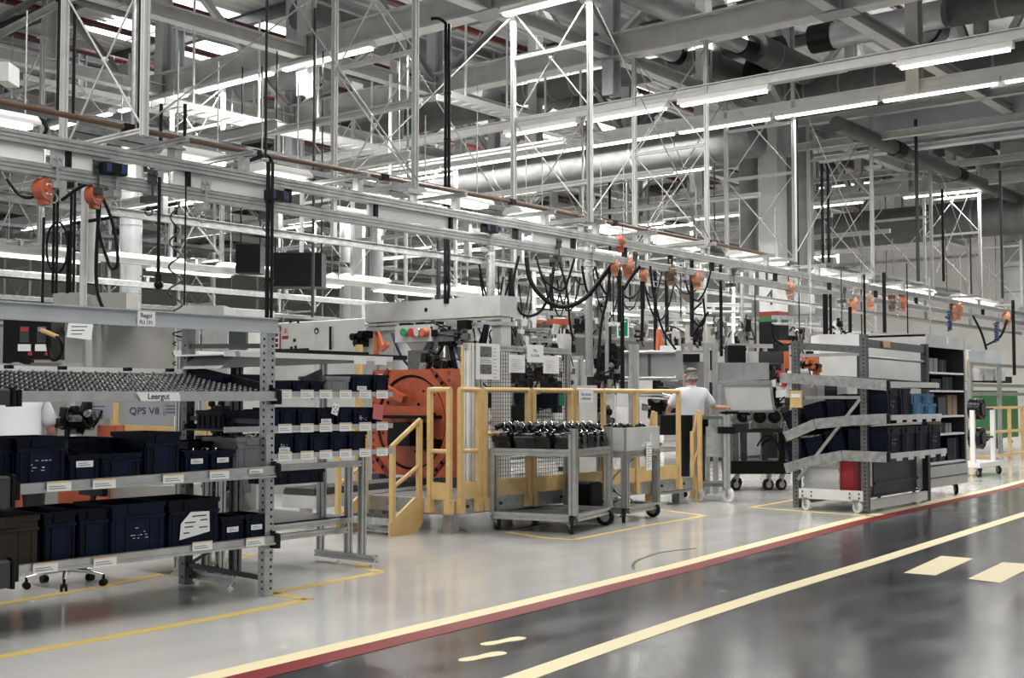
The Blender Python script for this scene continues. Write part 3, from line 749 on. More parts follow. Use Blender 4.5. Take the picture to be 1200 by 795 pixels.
for (za,zb_) in ((a2,b2),(a3,b3)):
    z=min(za,zb_)
    mb=MB(); mb.bar((XLc,.43,z-.0),(XR,.43,z-.0),.94,.02,up=(0,0,1)); mb.mm((XLc,D-.03,z-.02),(XR,D,z+.05)); part('shelf_deck',mb,'dkgrey',t)
    for xx in (XR,XLc):
        mb=MB(); mb.mm((xx-.012,-.04,z-.03),(xx+.012,D,z+.03)); part('side_profile',mb,'dkgrey',t)
def strip_card(px,py,w,h,Y=YP-.105,tilt=0,parent=t,name='shelf_label',yellow=True):
    p=PY(px,py,Y); mb=MB(); x=p.x-MT[parent.name].translation.x; y=p.y-MT[parent.name].translation.y; z=p.z
    mb.mm((x-w/2,y-.004,z-h/2),(x+w/2,y-.002,z+h/2))
    if yellow: mb.mi=1; mb.mm((x-w/2,y-.0055,z+h*.36),(x+w/2,y-.004,z+h/2))
    mb.mi=2
    for k in range(2): mb.mm((x-w*.42,y-.005,z-h*(.05+.22*k)),(x+w*(.2+.1*k),y-.004,z-h*(.0+.22*k)+.0025))
    return part(name,mb,['paper','yellow','grey'],parent)
for px,py in ((69,570),(122,567),(203,561),(257,556.5)): strip_card(px,py,.165,.062)
for px,py in ((53,665.5),(123,658.5),(237,640),(299,635)): strip_card(px,py,.165,.062)
strip_card(300,552.5,.12,.03,yellow=False)
c=thing('paper_sign','white paper sign with black lettering on the top beam of the left rack','sign',tuple(PY(171.5,374,YP-.092))); o=Matrix
mb=MB(); mb.box((0,0,0),(.135,.004,.098)); part('sheet',mb,'paper',c)
q=PY(171.5,370,YP-.0955); put_text('Regal',.042,tuple(q),(0,-1,0),'ink',c); q=PY(171.5,378.3,YP-.0955); put_text('FU 191',.036,tuple(q),(0,-1,0),'ink',c)
c=thing('paper_sign','white curled label reading Leergut on the front of the roller shelf','sign',tuple(PY(185,465,YP-.11)))
mb=MB(); mb.prism([(-.165,.028),(.165,.028),(.18,-.03),(-.13,-.03)],(0,-.001,0),(1,0,0),(0,0,1),(0,-1,0),.003); part('sheet',mb,'paper',c)
q=PY(186,465,YP-.1155); put_text('Leergut',.055,tuple(q),(0,-1,0),'ink',c,bold=True)
# neighbouring rack ends at the far left
t2=thing('rack_end','dark grey profile ends of the next rack, cut by the left frame edge','rack',tuple(PZ(-60,760)))
for py,h in ((465,20),(578,34),(676,26)):
    a=PY(-45,py-h/2,YP-.25); b=PY(13.5,py+h/2,YP-.25)
    mb=MB(); mb.bbox((a.x,YP-.25,b.z),(b.x,YP-.19,a.z),.012); part('beam_end',mb,'dkgrey',t2,world=True)
    mb=MB(); mb.bbox((b.x,YP-.26,b.z-.01),(b.x+.02,YP-.18,a.z+.01),.008); part('end_cap',mb,'black',t2,world=True)
a=PZ(-60,760); mb=MB(); mb.mm((a.x-.05,YP-.24,0),(a.x+.05,YP-.16,1.6)); part('post',mb,'galvd',t2,world=True)
# bins on it
def bin_px(px0,px1,pyt,pyb,Y,dep,label,zb=None,**k):
    pm=(px0+px1)/2; a=PY(px0,pyb,Y); b=PY(px1,pyb,Y); z=PY(pm,pyb,Y).z if zb is None else zb
    return tote(label,a.x,b.x,Y,Y+dep,z,PY(pm,pyt,Y).z-z,**k)
YB_=YP-.03; zm=min(a2,b2)+.012; zl=min(a3,b3)+.012
bin_px(-70,14,515,577,YB_+.05,.5,'navy bin at the left frame edge on the middle rack level',zb=zm)
bin_px(18,78,512,566,YB_,.38,'navy bin with scratched white marks on the middle rack level',zb=zm,marks=3)
bin_px(80,117,533.5,562,YB_,.28,'small navy bin with a pale label, left of a wider one, middle rack level',zb=zm,card=(.12,.04,.10))
bin_px(118,166,531.5,560,YB_,.28,'low wide navy bin beside the small labelled one on the middle rack level',zb=zm)
bin_px(80,150,514,546,YB_+.32,.5,'tall navy bin standing behind the two low bins on the middle rack level',zb=zm)
bin_px(169,212,506.5,557,YB_,.4,'tall navy bin right of the low bins on the middle rack level',zb=zm)
bin_px(215.5,245,528,552.5,YB_,.3,'small navy bin with white label and metal bits, middle rack level',zb=zm,card=(.10,.035,.085))
bin_px(246,275.5,527.5,550,YB_,.3,'small navy bin with a white label next to the grey tote',zb=zm,card=(.10,.035,.085))
bin_px(277,314,513,549,YB_+.06,.4,'grey tote at the right end of the middle rack level',zb=zm,m='tote')
bin_px(220,274,517,546,YB_+.34,.4,'navy bin behind the two small labelled bins on the middle rack level',zb=zm)
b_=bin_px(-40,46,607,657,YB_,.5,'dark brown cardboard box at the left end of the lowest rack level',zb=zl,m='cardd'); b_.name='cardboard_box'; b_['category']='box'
bin_px(50,90,600,652,YB_+.03,.5,'navy bin right of the brown cardboard box on the lowest level',zb=zl)
bin_px(91,128,596,648,YB_+.03,.5,'navy bin between the plain navy one and the bluish one on the lowest level',zb=zl)
bin_px(130,194,590,643,YB_,.45,'bluish navy bin with a small line of white print on the lowest level',zb=zl,marks=11,m='navy2')
bb=bin_px(197,257.5,585,636,YB_,.45,'navy bin with a big torn white label on the lowest rack level',zb=zl)
bin_px(258.5,286,605.5,632,YB_,.3,'small navy bin with white label beside the bin with the torn label',zb=zl,card=(.10,.036,.075))
bin_px(287.5,313,603,629,YB_,.3,'small navy bin with white label at the right end of the lowest level',zb=zl,card=(.10,.036,.075))
p=PY(229,616,YB_-.004); x0=p.x; mb=MB()
mb.prism([(-.13,-.09),(-.12,.02),(-.04,.095),(.115,.09),(.12,-.05),(.0,-.07)],(x0,YB_-.004,p.z),(1,0,0),(0,0,1),(0,-1,0),.002); mb.mi=1
for i,(a,b,w_) in enumerate(((-.03,.06,.12),(-.09,.02,.09),(-.09,-.01,.07),(.03,-.02,.07),(-.1,-.05,.05),(.04,.03,.06))): mb.mm((x0+a,YB_-.0075,p.z+b),(x0+a+w_,YB_-.006,p.z+b+.008))
part('torn_label',mb,['paper','ink'],bb,world=True)
# metal bits in bins
def bits(cx,cy,z,n_,label,spread=.1,name='metal_part',m='chrome',seed=1,cat='metal part'):
    rr=random.Random(seed)
    for i in range(n_):
        mb=MB(); x=cx+rr.uniform(-spread,spread); y=cy+rr.uniform(-.06,.06); a=rr.uniform(0,3)
        mb.ring((x,y,z+.02),(math.cos(a),.5,math.sin(a)),.022,.006,10,5); mb.box((x+.02,y,z+.008),(.07,.022,.016),a,.3)
        solo(name,mb,m,label,cat,'loose '+label)
p=PY(295,512,YB_+.2); bits(p.x,YB_+.22,p.z-.02,3,'pale metal clip heaped on top of the grey tote',.08,m='white',seed=4)
p=PY(240,528,YB_+.12); bits(p.x+.02,YB_+.14,p.z-.025,4,'shiny square metal clip heaped in the small labelled bins',.12,seed=5)
# ================================================================ SWIVEL CHAIR
P=PZ(77,687); t=thing('swivel_chair','swivel chair with chrome five-star base under the left rack','chair',(P.x,P.y,0))
for k in range(5):
    a=2*PI*k/5+.35; c_,s_=math.cos(a),math.sin(a)
    mb=MB(); mb.tube([(c_*.03,s_*.03,.13),(c_*.16,s_*.16,.115),(c_*.29,s_*.29,.085)],[.022,.018,.014],8); part('leg',mb,'chrome',t)
    mb=MB(); x,y=c_*.29,s_*.29; mb.cyl((x-s_*.026,y+c_*.026,.028),(x-s_*.008,y+c_*.008,.028),.028,14); mb.cyl((x+s_*.008,y-c_*.008,.028),(x+s_*.026,y-c_*.026,.028),.028,14); mb.cyl((x,y,.03),(x,y,.09),.012,8); part('caster',mb,'black',t)
mb=MB(); mb.cyl((0,0,.09),(0,0,.30),.028,14); mb.cyl((0,0,.3),(0,0,.50),.018,12); part('column',mb,'chrome',t)
mb=MB(); mb.bbox((-.22,-.22,.50),(.22,.22,.57),.03); part('seat',mb,'black',t)
mb=MB(); mb.bbox((.2,-.18,.68),(.25,.18,1.0),.02); mb.bar((.2,0,.52),(.24,0,.75),.05,.02); part('backrest',mb,'black',t)
# ================================================================ PEOPLE
def skin(name,nodes,edges,m,parent,root=0,sub=2):
    me=bpy.data.meshes.new(name); me.from_pydata([n_[0] for n_ in nodes],edges,[])
    o=bpy.data.objects.new(name,me); C.objects.link(o)
    o.modifiers.new('s','SKIN'); o.data.skin_vertices.new() if not me.skin_vertices else None
    for i,n_ in enumerate(nodes):
        r=n_[1]; r=r if isinstance(r,tuple) else (r,r); me.skin_vertices[0].data[i].radius=r
        me.skin_vertices[0].data[i].use_root=(i==root)
    o.modifiers['s'].use_smooth_shade=True
    sb=o.modifiers.new('u','SUBSURF'); sb.levels=sub; sb.render_levels=sub
    dg=bpy.context.evaluated_depsgraph_get(); dg.update(); nm=bpy.data.meshes.new_from_object(o.evaluated_get(dg))
    bpy.data.objects.remove(o)
    nm.materials.clear(); nm.materials.append(M[m]); nm.name=name
    for p in nm.polygons: p.use_smooth=True
    q=bpy.data.objects.new(name,nm); C.objects.link(q); q.parent=parent; reg(q,MT[parent.name]); return q
def chain(*ids): return [(ids[i],ids[i+1]) for i in range(len(ids)-1)]
def person(label,loc,rz,lean,armR,armL,hairm,sit=False,hs=1.0):
    # local frame: facing +y, right hand +x; lean = forward shift of the chest
    t=thing('person',label,'person',loc,rz)
    hip=Vector((0,0,.96)); 
    def V(x,y,z): return Vector((x,y,z))
    ch=V(0,lean*.75,1.27); sh=V(0,lean,1.44); nk=V(0,lean*1.05,1.52); hd=V(0,lean*1.15+.02,1.66)
    nodes=[(hip,(.15,.11)),(V(0,lean*.35,1.10),(.14,.10)),(ch,(.165,.11)),(sh,(.13,.085)),(nk,.055),(V(0,lean*1.1+.01,1.60),.075),(hd,(.078,.092)),(hd+V(0,.005,.085),(.06,.07))]
    edges=chain(0,1,2,3,4,5,6,7)
    def arm(sx,pts):
        b=len(nodes); s0=sh+V(sx*.17,0,-.02)
        nodes.append((s0,.062)); nodes.append((Vector(pts[0]),.045)); nodes.append((Vector(pts[1]),.030)); edges.extend([(3,b),(b,b+1),(b+1,b+2)])
        w=Vector(pts[1]); d=(w-Vector(pts[0])).normalized()
        nodes.append((w+d*.05,(.036,.020))); edges.append((b+2,b+3)); nodes.append((w+d*.09,(.040,.016))); edges.append((b+3,b+4))
        return s0,w,d,b+4
    ar=arm(1,armR); al=arm(-1,armL)
    for sx in (-1,1):
        b=len(nodes); nodes.extend([(V(sx*.10,0,.88),.085),(V(sx*.105,.02,.50),.058),(V(sx*.11,-.01,.12),.04),(V(sx*.11,.03,.05),.038),(V(sx*.115,.14,.035),.03)])
        edges.append((0,b)); edges.extend(chain(b,b+1,b+2,b+3,b+4))
    body=skin('body',nodes,edges,'skin',t)
    # fingers
    for s0,w,d,_ in (ar,al):
        side=d.cross(V(0,0,1)).normalized(); dn=side.cross(d).normalized()
        if dn.z>0: dn=-dn
        for k,(o_,ln) in enumerate(((-.03,.062),(-.01,.072),(.01,.068),(.03,.052))):
            b0=w+d*.085+side*o_; nn=[(b0,.010),(b0+d*ln*.5+dn*.012,.009),(b0+d*ln*.85+dn*.034,.0075)]
            skin('finger',nn,chain(0,1,2),'skin',t,sub=1)
        b0=w+d*.03+side*(.035 if side.dot(V(1,0,0))<0 else -.035); b1=b0+d*.035+(b0-w-d*.03).normalized()*.022+dn*.01
        skin('thumb',[(b0,.012),(b1,.010),(b1+d*.03+dn*.01,.008)],chain(0,1,2),'skin',t,sub=1)
    # head features
    mb=MB()
    for s_ in (-1,1): mb.ball(hd+V(s_*.082,-.005,-.005),(.012,.022,.034),8,6)
    mb.add([hd+V(0,.125,-.02),hd+V(-.014,.095,-.03),hd+V(.014,.095,-.03),hd+V(0,.092,.025)],[(0,2,3),(0,3,1),(0,1,2),(1,3,2)],True)
    part('ears_and_nose',mb,'skin',t)
    mb=MB()
    for s_ in (-1,1): mb.ball(hd+V(s_*.03,.088,.015),(.011,.006,.007),8,6)
    part('eyes',mb,'black',t)
    mb=MB(); mb.mm(tuple(hd+V(-.024,.083,-.062)),tuple(hd+V(.024,.092,-.054))); part('mouth',mb,'red',t)
    skin('hair',[(hd+V(0,-.035,.0),(.072,.070)),(hd+V(0,-.025,.055),(.078,.082)),(hd+V(0,.0,.105),(.060,.068)),(hd+V(0,-.05,-.05),(.058,.045))],[(3,0),(0,1),(1,2)],hairm,t)
    # shirt and trousers follow the body
    ns=[(V(0,0,.84),(.195,.150)),(V(0,lean*.2,.98),(.185,.140)),(V(0,lean*.35,1.10),(.178,.132)),(ch,(.200,.142)),(sh+V(0,0,-.015),(.155,.105)),(nk+V(0,0,-.015),.068)]; es=chain(0,1,2,3,4,5)
    for s0,pts,sx in ((ar[0],armR,1),(al[0],armL,-1)):
        b=len(ns); e=Vector(pts[0]); ns.append((s0+V(sx*.005,0,0),.088)); ns.append((s0.lerp(e,.55),.080)); ns.append((s0.lerp(e,.88),.078)); es.extend([(4,b),(b,b+1),(b+1,b+2)])
    sh_=skin('shirt',ns,es,'shirt',t)
    mb=MB(); mb.ring(nk+V(0,-.004,-.03),(0,.25,1),.066,.014,16,6); part('collar',mb,'shirt',t)
    nt_=[(V(0,0,1.0),(.172,.130)),(V(0,0,.88),(.175,.14))]; et=[(0,1)]
    for sx in (-1,1):
        b=len(nt_); nt_.extend([(V(sx*.10,0,.80),.105),(V(sx*.108,.02,.50),.080),(V(sx*.112,-.01,.09),.068)]); et.append((1,b)); et.extend(chain(b,b+1,b+2))
    skin('trousers',nt_,et,'pants',t)
    for sx in (-1,1): 
        skin('shoe',[(V(sx*.112,-.05,.045),.045),(V(sx*.115,.06,.042),.044),(V(sx*.118,.17,.032),.032)],chain(0,1,2),'black',t)
    return t
g=PD(811,500,17.9)
man=person('grey-haired man in a white shirt seen from behind, reaching right at the cart',(g.x,g.y,0),YAW-PI/2+.15,.03,[(.33,.05,1.22),(.53,.20,1.22)],[(-.30,.10,1.20),(-.26,.34,1.12)],'hair'); man.scale=(1.06,1.06,1.065)
g=PD(24,500,10.3)
man2=person('person in a white short-sleeved shirt bending forward behind the left rack',(g.x,g.y,0),YAW-PI/2+.5,.30,[(.27,.26,1.16),(.24,.48,1.02)],[(-.27,.30,1.16),(-.2,.5,1.0)],'hair'); man2.scale=(1.12,1.1,.99)
# ================================================================ SMALL BIN SHELF (behind the big rack)
FR=PZ(436,666); BK=PZ(376,656); XS2=(FR.x+BK.x)/2; yf2=FR.y+.0; yb2=yf2+max(.75,BK.y-FR.y)
LF=PZ(291,693).x
t=thing('bin_shelf','aluminium shelf unit with rows of small navy bins behind the tall flow rack','shelf',(XS2,yf2,0))
W=LF-XS2
D2=yb2-yf2
for xx in (0,W):
    mb=MB(); mb.prof((xx,0,.07),(xx,D2,.07),.06)
    part('foot_bar',mb,'alu',t)
    for yy in (.05,D2*.62):
        mb=MB(); mb.cyl((xx,yy,.0),(xx,yy,.012),.028,10); mb.cyl((xx,yy,.01),(xx,yy,.05),.010,8); part('levelling_foot',mb,'chrome',t)
yA=PX(408,660,XS2).y-yf2; yB=PX(424,660,XS2).y-yf2; yC=D2*.95
zt=PX(423,532,XS2).z
for xx in (0,W):
    for yy,z1 in ((yB,zt),(yA,PX(408,545,XS2).z),(D2*1.0-.05,1.9 if xx else 1.0)):
        mb=MB(); mb.prof((xx,yy,.10),(xx,yy,z1),.055); part('post',mb,'alu',t)
for z,yy in ((.30,yA),):
    mb=MB(); mb.prof((W,yy,z),(0,yy,z),.05); part('cross_bar',mb,'alu',t)
mb=MB(); mb.prof((W,yB,zt-.08),(0,yB,zt-.08),.05); part('cross_bar',mb,'alu',t)
zs=PX(405,609,XS2).z
mb=MB(); mb.prof((W,yA-.02,zs),(0,yA-.02,zs),.045); mb.prof((W,D2,zs),(0,D2,zs),.045); part('lower_frame',mb,'alu',t)
mb=MB(); mb.mm((W,yA,zs+.02),(0.0,D2+.7,zs+.035)); part('rubber_mat',mb,'belt',t)
YF2=yf2-.06
tops={}
for i,(py,x0px,dep,m) in enumerate(((419,262,.62,'white'),(461,262,.5,'alu'),(498.5,262,.5,'alu'),(529,262,.55,'alu'))):
    a=PY(x0px,py,YF2); b=PY(459,py,YF2); z=PY(430,py,YF2).z; tops[i]=(a.x,b.x,z)
    mb=MB(); mb.mm((a.x-XS2,-.06,z-.02),(b.x-XS2,-.06+dep,z-.008)); mb.mm((a.x-XS2,-.06+dep-.02,z-.02),(b.x-XS2,-.06+dep,z+.03))
    part('shelf_board',mb,m if i==0 else 'dkgrey',t)
    mb=MB(); mb.mm((a.x-XS2,-.075,z-.03),(b.x-XS2,-.06,z+.012)); part('front_strip',mb,m,t)
    if i:
        for px in (334,360,382,405,428,448):
            p=PY(px,py+1.5,YF2-.02); mb=MB(); w_=.135
            mb.mm((p.x-XS2-w_/2,-.082,z-.045),(p.x-XS2+w_/2,-.078,z+.025)); mb.mi=1; mb.mm((p.x-XS2-w_/2,-.0835,z+.014),(p.x-XS2+w_/2,-.082,z+.022)); mb.mi=2
            mb.mm((p.x-XS2-w_*.4,-.083,z-.01),(p.x-XS2+w_*.2,-.082,z-.006)); mb.mm((p.x-XS2-w_*.4,-.083,z-.026),(p.x-XS2+w_*.3,-.082,z-.022))
            part('shelf_label',mb,['paper','yellow','grey'],t)
    else:
        for px in (422,446):
            p=PY(px,py+1,YF2-.02); mb=MB(); mb.mm((p.x-XS2-.07,-.083,z-.06),(p.x-XS2+.07,-.079,z+.0)); part('shelf_label',mb,'paper',t)
# inclined side plate under top shelf, uprights carrying the shelves
for px in (278,):
    p=PY(px,500,YF2+.25); mb=MB(); mb.prof((p.x-XS2,.2,.1),(p.x-XS2,.2,tops[0][2]-.02),.07); part('post',mb,'galvd',t)
mb=MB(); xb=tops[0][1]-XS2-.35; mb.prof((xb,.42,zs),(xb,.42,tops[0][2]-.02),.05); part('post',mb,'alu',t)
a=tops[0]; xL_=a[0]-XS2; xR_=a[1]-XS2-.42; mb=MB(); mb.add([(xL_,-.02,a[2]-.12),(xR_,-.02,a[2]-.05),(xR_,.45,a[2]-.05),(xL_,.45,a[2]-.12),(xL_+.12,-.04,a[2]-.021),(xR_+.1,-.04,a[2]-.021),(xR_+.1,.5,a[2]-.021),(xL_+.12,.5,a[2]-.021)],[(0,3,2,1),(4,5,6,7),(0,1,5,4),(1,2,6,5),(2,3,7,6),(3,0,4,7)]); part('support_tray',mb,'grey',t)
# tray of the top shelf
pa=PY(355,416,YF2+.1); pb=PY(425,416,YF2+.1)
mb=MB(); mb.mm((pa.x,YF2+.05,a[2]-.008),(pb.x+.5,YF2+.55,a[2]+.03)); mb.mm((pa.x,YF2+.05,a[2]+.03),(pa.x+.02,YF2+.55,a[2]+.06)); mb.mm((pa.x,YF2+.53,a[2]+.03),(pb.x+.5,YF2+.55,a[2]+.07))
solo('flat_tray',mb,'black','flat black tray on the top board of the small bin shelf','tray')
names=['top','middle','lowest']
rr=random.Random(5)
rows={1:[(262,318,439),(319,342,447),(343,363,446),(364,381,447),(382,411,441),(412,436,439),(437,457,439.5)],
      2:[(262,318,481),(319,328,480),(329,348,478),(349,371,477.5),(372,393,478),(394,413,478.5),(414,438,477.5),(439,449,481)],
      3:[(262,322,511),(323,345,509),(346,362,509),(363,386,508),(387,408,506.5),(409,431,506)]}
cnt={1:'upper',2:'middle',3:'lowest'}
for r,L in rows.items():
    for k,(a,b,yt) in enumerate(L):
        z=tops[r][2]-.006
        nm='small navy bin in the %s row of the bin shelf, %s from the left'%(cnt[r],ORD[k])
        card=(.11,.035,.03) if (r,k) in ((1,5),(2,4),(3,1)) else None
        bin_px(a,b-.6,yt,460,YF2+.01,.34,nm,zb=z,card=card,m='tote' if (r,k)==(1,4) else ('navy2' if (r,k) in((1,5),(3,4)) else 'navy'),marks=(r*9+k) if (r,k) in ((2,6),(3,1)) else None)
# hanging bin, pink tag
bin_px(322,381,550,567,YF2+.25,.35,'dark bin hanging under the lowest row of the bin shelf')
p=PY(443,483,YF2-.01); mb=MB(); mb.box((p.x,p.y,p.z),(.13,.004,.13),.1,.0,.12); solo('pink_tag',mb,mat('pink_card',(.55,.13,.13),.7),'pink paper tag tucked into the middle row of small bins','tag')
p=PY(366,449,YF2+.12); mb=MB(); mb.box((p.x,p.y,p.z+.03),(.22,.02,.10),0,.2,-.35); solo('steel_plate',mb,'galvd','tilted grey plate lying on the upper row of small bins','plate')
p=PY(392,478,YF2); mb=MB(); mb.box((p.x,YF2-.01,PY(392,480,YF2).z),(.07,.004,.09),.0,.0,.3); mb.mi=1
for i in range(3):
    for j in range(3): 
        if (i+j)%2==0: mb.box((p.x-.018+.018*i,YF2-.0135,PY(392,480,YF2).z-.02+.02*j),(.011,.002,.012),0,0,.3)
solo('paper_tag',mb,['paper','ink'],'small tilted black and white tag in the middle bin row','tag')
# ================================================================ FLOOR CONVEYOR behind
a=PZ(345,592); b=PZ(500,556)
t=thing('roller_conveyor','low black roller track on a pale frame leading to the yellow platform','conveyor',(a.x,a.y+.4,0))
c1=PD(350,575,13.6); c2=PD(505,552,15.6); z1=.33
def loc(p,z): return (p.x-a.x,p.y-a.y-.4,z)
mb=MB(); mb.bar(loc(c1,.30),loc(c2,.30),.5,.14); part('frame',mb,'paint',t)
mb=MB(); mb.bar(loc(c1,.40),loc(c2,.40),.46,.05); dv=(c2-c1); 
for i in range(40):
    q=c1.lerp(c2,(i+.5)/40); nn=Vector((-dv.y,dv.x,0)).normalized()*.22; mb.cyl(tuple(Vector(loc(q-nn,.43))),tuple(Vector(loc(q+nn,.43))),.022,6)
part('roller_bed',mb,'dkgrey',t)
for f_ in (.05,.5,.95):
    q=c1.lerp(c2,f_); l_=loc(q,0); mb=MB(); mb.mm((l_[0]-.05,l_[1]-.05,0),(l_[0]+.05,l_[1]+.05,.24)); part('leg',mb,'paint',t)
# ================================================================ YELLOW PLATFORM
CN=PZ(528,625); X0=CN.x-.12; Y0=CN.y-.12; ZP=PX(531,587,X0).z; ZQ=PX(531,605,X0).z
Yend=PX(428,590,X0).y; Xend=PY(812,570,Y0).x
t=thing('work_platform','low grey steel platform with dark deck behind yellow rails','platform',(X0,Y0,0))
LX=Xend-X0; LY=Yend-Y0
mb=MB(); mb.mm((.02,.02,ZP-.03),(LX-.02,1.35,ZP-.002)); mb.mm((.02,1.35,ZP-.03),(2.0,LY,ZP-.002)); part('deck',mb,mat('deck_rubber',(.10,.10,.10),.55,noise=.3,scale=20,bump=.5),t)
for nm,a,b in (('front',(0,0,ZQ),(LX,.06,ZP)),('side',(0,.06,ZQ),(.06,LY,ZP)),('back',(.06,1.3,ZQ),(LX,1.36,ZP-.01))):
    mb=MB(); mb.mm(a,b); part('edge_beam',mb,'galv' if nm!='back' else 'paint',t)
mb=MB()
for i in range(9):
    x=.25+i*(LX-.5)/8; mb.cyl((x,-.02,(ZP+ZQ)/2),(x,0,(ZP+ZQ)/2),.018,8)
for y in (.3,.9,1.4): mb.cyl((-.02,y,(ZP+ZQ)/2),(0,y,(ZP+ZQ)/2),.018,8)
part('bolts',mb,'dkgrey',t)
for x,y in ((.12,.12),(2.4,.12),(LX-.2,.12),(.12,LY-.15),(2.4,1.2),(LX-.2,1.2)):
    mb=MB(); mb.mm((x-.06,y-.06,.0),(x+.06,y+.06,ZQ)); mb.mm((x-.1,y-.1,0),(x+.1,y+.1,.015)); part('leg',mb,'galv',t)
def guard(label,pts,toe=True,mid=True,zt=1.56,posts=None,w=.05):
    # pts: world (x,y) list of posts
    p0=Vector((pts[0][0],pts[0][1],ZP-.14)); t=thing('guard_rail',label,'railing',tuple(p0),0)
    Q=[Vector((x,y,0))-Vector((p0.x,p0.y,0)) for x,y in pts]; h=zt-p0.z
    for q in Q:
        mb=MB(); mb.bar(q,q+Vector((0,0,h)),w,w,up=(1,0,0)); mb.mm((q.x-.04,q.y-.04,0),(q.x+.04,q.y+.04,.14)); part('post',mb,'yellow',t)
    for i in range(len(Q)-1):
        d=(Q[i+1]-Q[i]).normalized()*.02
        mb=MB(); mb.tube([Q[i]-d+Vector((0,0,h)),Q[i+1]+d+Vector((0,0,h))],.029,8); part('top_rail',mb,'yellow',t)
        if mid: mb=MB(); mb.cyl(Q[i]+Vector((0,0,h*.50)),Q[i+1]+Vector((0,0,h*.50)),.024,8); part('mid_rail',mb,'yellow',t)
        if toe: mb=MB(); mb.bar(Q[i]+Vector((0,0,.235)),Q[i+1]+Vector((0,0,.235)),.012,.18); part('toe_board',mb,'yellow',t)
    return t
zt=PX(515,457,X0).z
yx=lambda px: PX(px,500,X0-.03).y
guard('yellow guard rail on the platform end facing the bin shelf',[(X0-.03,yx(504)),(X0-.03,yx(526.5))],zt=zt)
xy=lambda px: PY(px,500,Y0-.03).x
guard('short yellow guard rail at the front corner of the platform',[(xy(539.5),Y0-.03),(xy(560.5),Y0-.03)],zt=zt)
guard('yellow guard rail in front of the mesh fence, left bay',[(xy(568),Y0-.03),(xy(618.5),Y0-.03)],zt=zt,mid=False)
guard('yellow guard rail in front of the mesh fence, right bay',[(xy(625),Y0-.03),(xy(669),Y0-.03)],zt=zt,mid=False)
guard('long yellow guard rail at the right part of the platform',[(xy(675.5),Y0-.03),(xy(707),Y0-.03),(xy(745),Y0-.03),(xy(795),Y0-.03)],zt=zt,mid=False)
mb=MB(); a=PX(567,509,X0); 
p=PY(568,509,Y0-.03); q=PY(606,507,Y0-.03)
mb.cyl(p,Vector((q.x,q.y,p.z)),.024,8); solo('grab_bar',mb,'yellow','yellow half-height bar ending at the black engine parts','railing')
# stairs left: descend towards -X between Yst0 and Yst1
ys0=PX(497,590,X0).y; ys1=PX(434,580,X0).y
t=thing('platform_stairs','yellow stair with one steel tread at the left end of the platform','stairs',(X0-.32,ys0,0))
SW=ys1-ys0
for i,yy in enumerate((0,SW)):
    mb=MB(); 
    mb.prism([(-.22,0),(.18,0),(.28,.10),(.28,ZP+.02),(.16,ZP+.02),(-.22,.14)],(0,yy-.02,0),(1,0,0),(0,0,1),(0,1,0),.03); part('stringer',mb,'yellow',t)
    mb=MB(); hz=ZP+.02
    if i==0 or True:
        mb.bar((.24,yy,hz-.1),(.24,yy,1.21),.05,.05,up=(1,0,0)); mb.bar((-.17,yy,.12),(-.17,yy,.93),.05,.05,up=(1,0,0))
        mb.tube([(.25,yy,1.21),(-.19,yy,.93)],.027,8); mb.tube([(.24,yy,.72),(-.17,yy,.50)],.022,8)
    part('handrail',mb,'yellow',t)
mb=MB(); mb.mm((-.2,.01,.15),(.12,SW-.02,.18)); mb.mm((-.2,.01,.11),(-.18,SW-.02,.15)); mb.mi=1
for i in range(14): mb.mm((-.18,.04+i*(SW-.1)/14,.18),(.10,.04+i*(SW-.1)/14+.02,.186))
part('tread',mb,['galv','dkgrey'],t)
# stairs right: descend towards -Y
xs0=xy(783); xs1=xy(826)
A=PZ(778,597); B=PZ(815,589)
t=thing('platform_stairs','yellow stair with a steel tread at the right end of the platform','stairs',(A.x,B.y,0))
xa=0; xb=max(.8,B.x-A.x); yT=Y0-B.y
for i,xx in enumerate((xa,xb)):
    mb=MB(); mb.prism([(0,0),(yT,0),(yT,ZP),(yT*.75,ZP),(0,.13)],(xx-.015,0,0),(0,1,0),(0,0,1),(1,0,0),.03); part('stringer',mb,'yellow',t)
    mb=MB(); mb.bar((xx,yT-.05,ZP*.5),(xx,yT-.05,1.26),.05,.05,up=(1,0,0)); mb.bar((xx,.04,.05),(xx,.04,.98),.05,.05,up=(1,0,0))
    mb.tube([(xx,yT-.03,1.27),(xx,.02,.97)],.027,8); mb.tube([(xx,yT-.05,.78),(xx,.04,.50)],.022,8); part('handrail',mb,'yellow',t)
mb=MB(); mb.mm((.0,.02,.16),(xb,yT*.7,.19)); mb.mi=1
for i in range(12): mb.mm((.05+i*(xb-.1)/12,.04,.19),(.05+i*(xb-.1)/12+.02,yT*.65,.196))
part('tread',mb,['galv','dkgrey'],t)
# mesh fence on the platform
YM=Y0+.35
t=thing('mesh_fence','black wire mesh fence with aluminium posts behind the yellow rails','fence',(PY(556,560,YM).x,YM,ZP))
bx=MT[t.name].translation
zt_=PY(600,407,YM).z-ZP
def lx(px): return PY(px,480,YM).x-bx.x
for px,w_,z1 in ((549,.09,zt_+.02),(560,.08,zt_+.02),(665,.06,zt_-.05),(603,.0,0)):
    if w_: mb=MB(); mb.prof((lx(px),0,0),(lx(px),0,z1),w_); part('post',mb,'white' if px==549 else 'alu',t)
mb=MB(); mb.prof((lx(545),0,zt_-.02),(lx(665),0,zt_-.02),.07); part('top_bar',mb,'alu',t)
mb=MB(); x0_,x1_=lx(566),lx(663)
k=int((x1_-x0_)/.045)
for i in range(k+1): x=x0_+(x1_-x0_)*i/k; mb.mm((x-.0022,-.002,.05),(x+.0022,.002,zt_-.06))
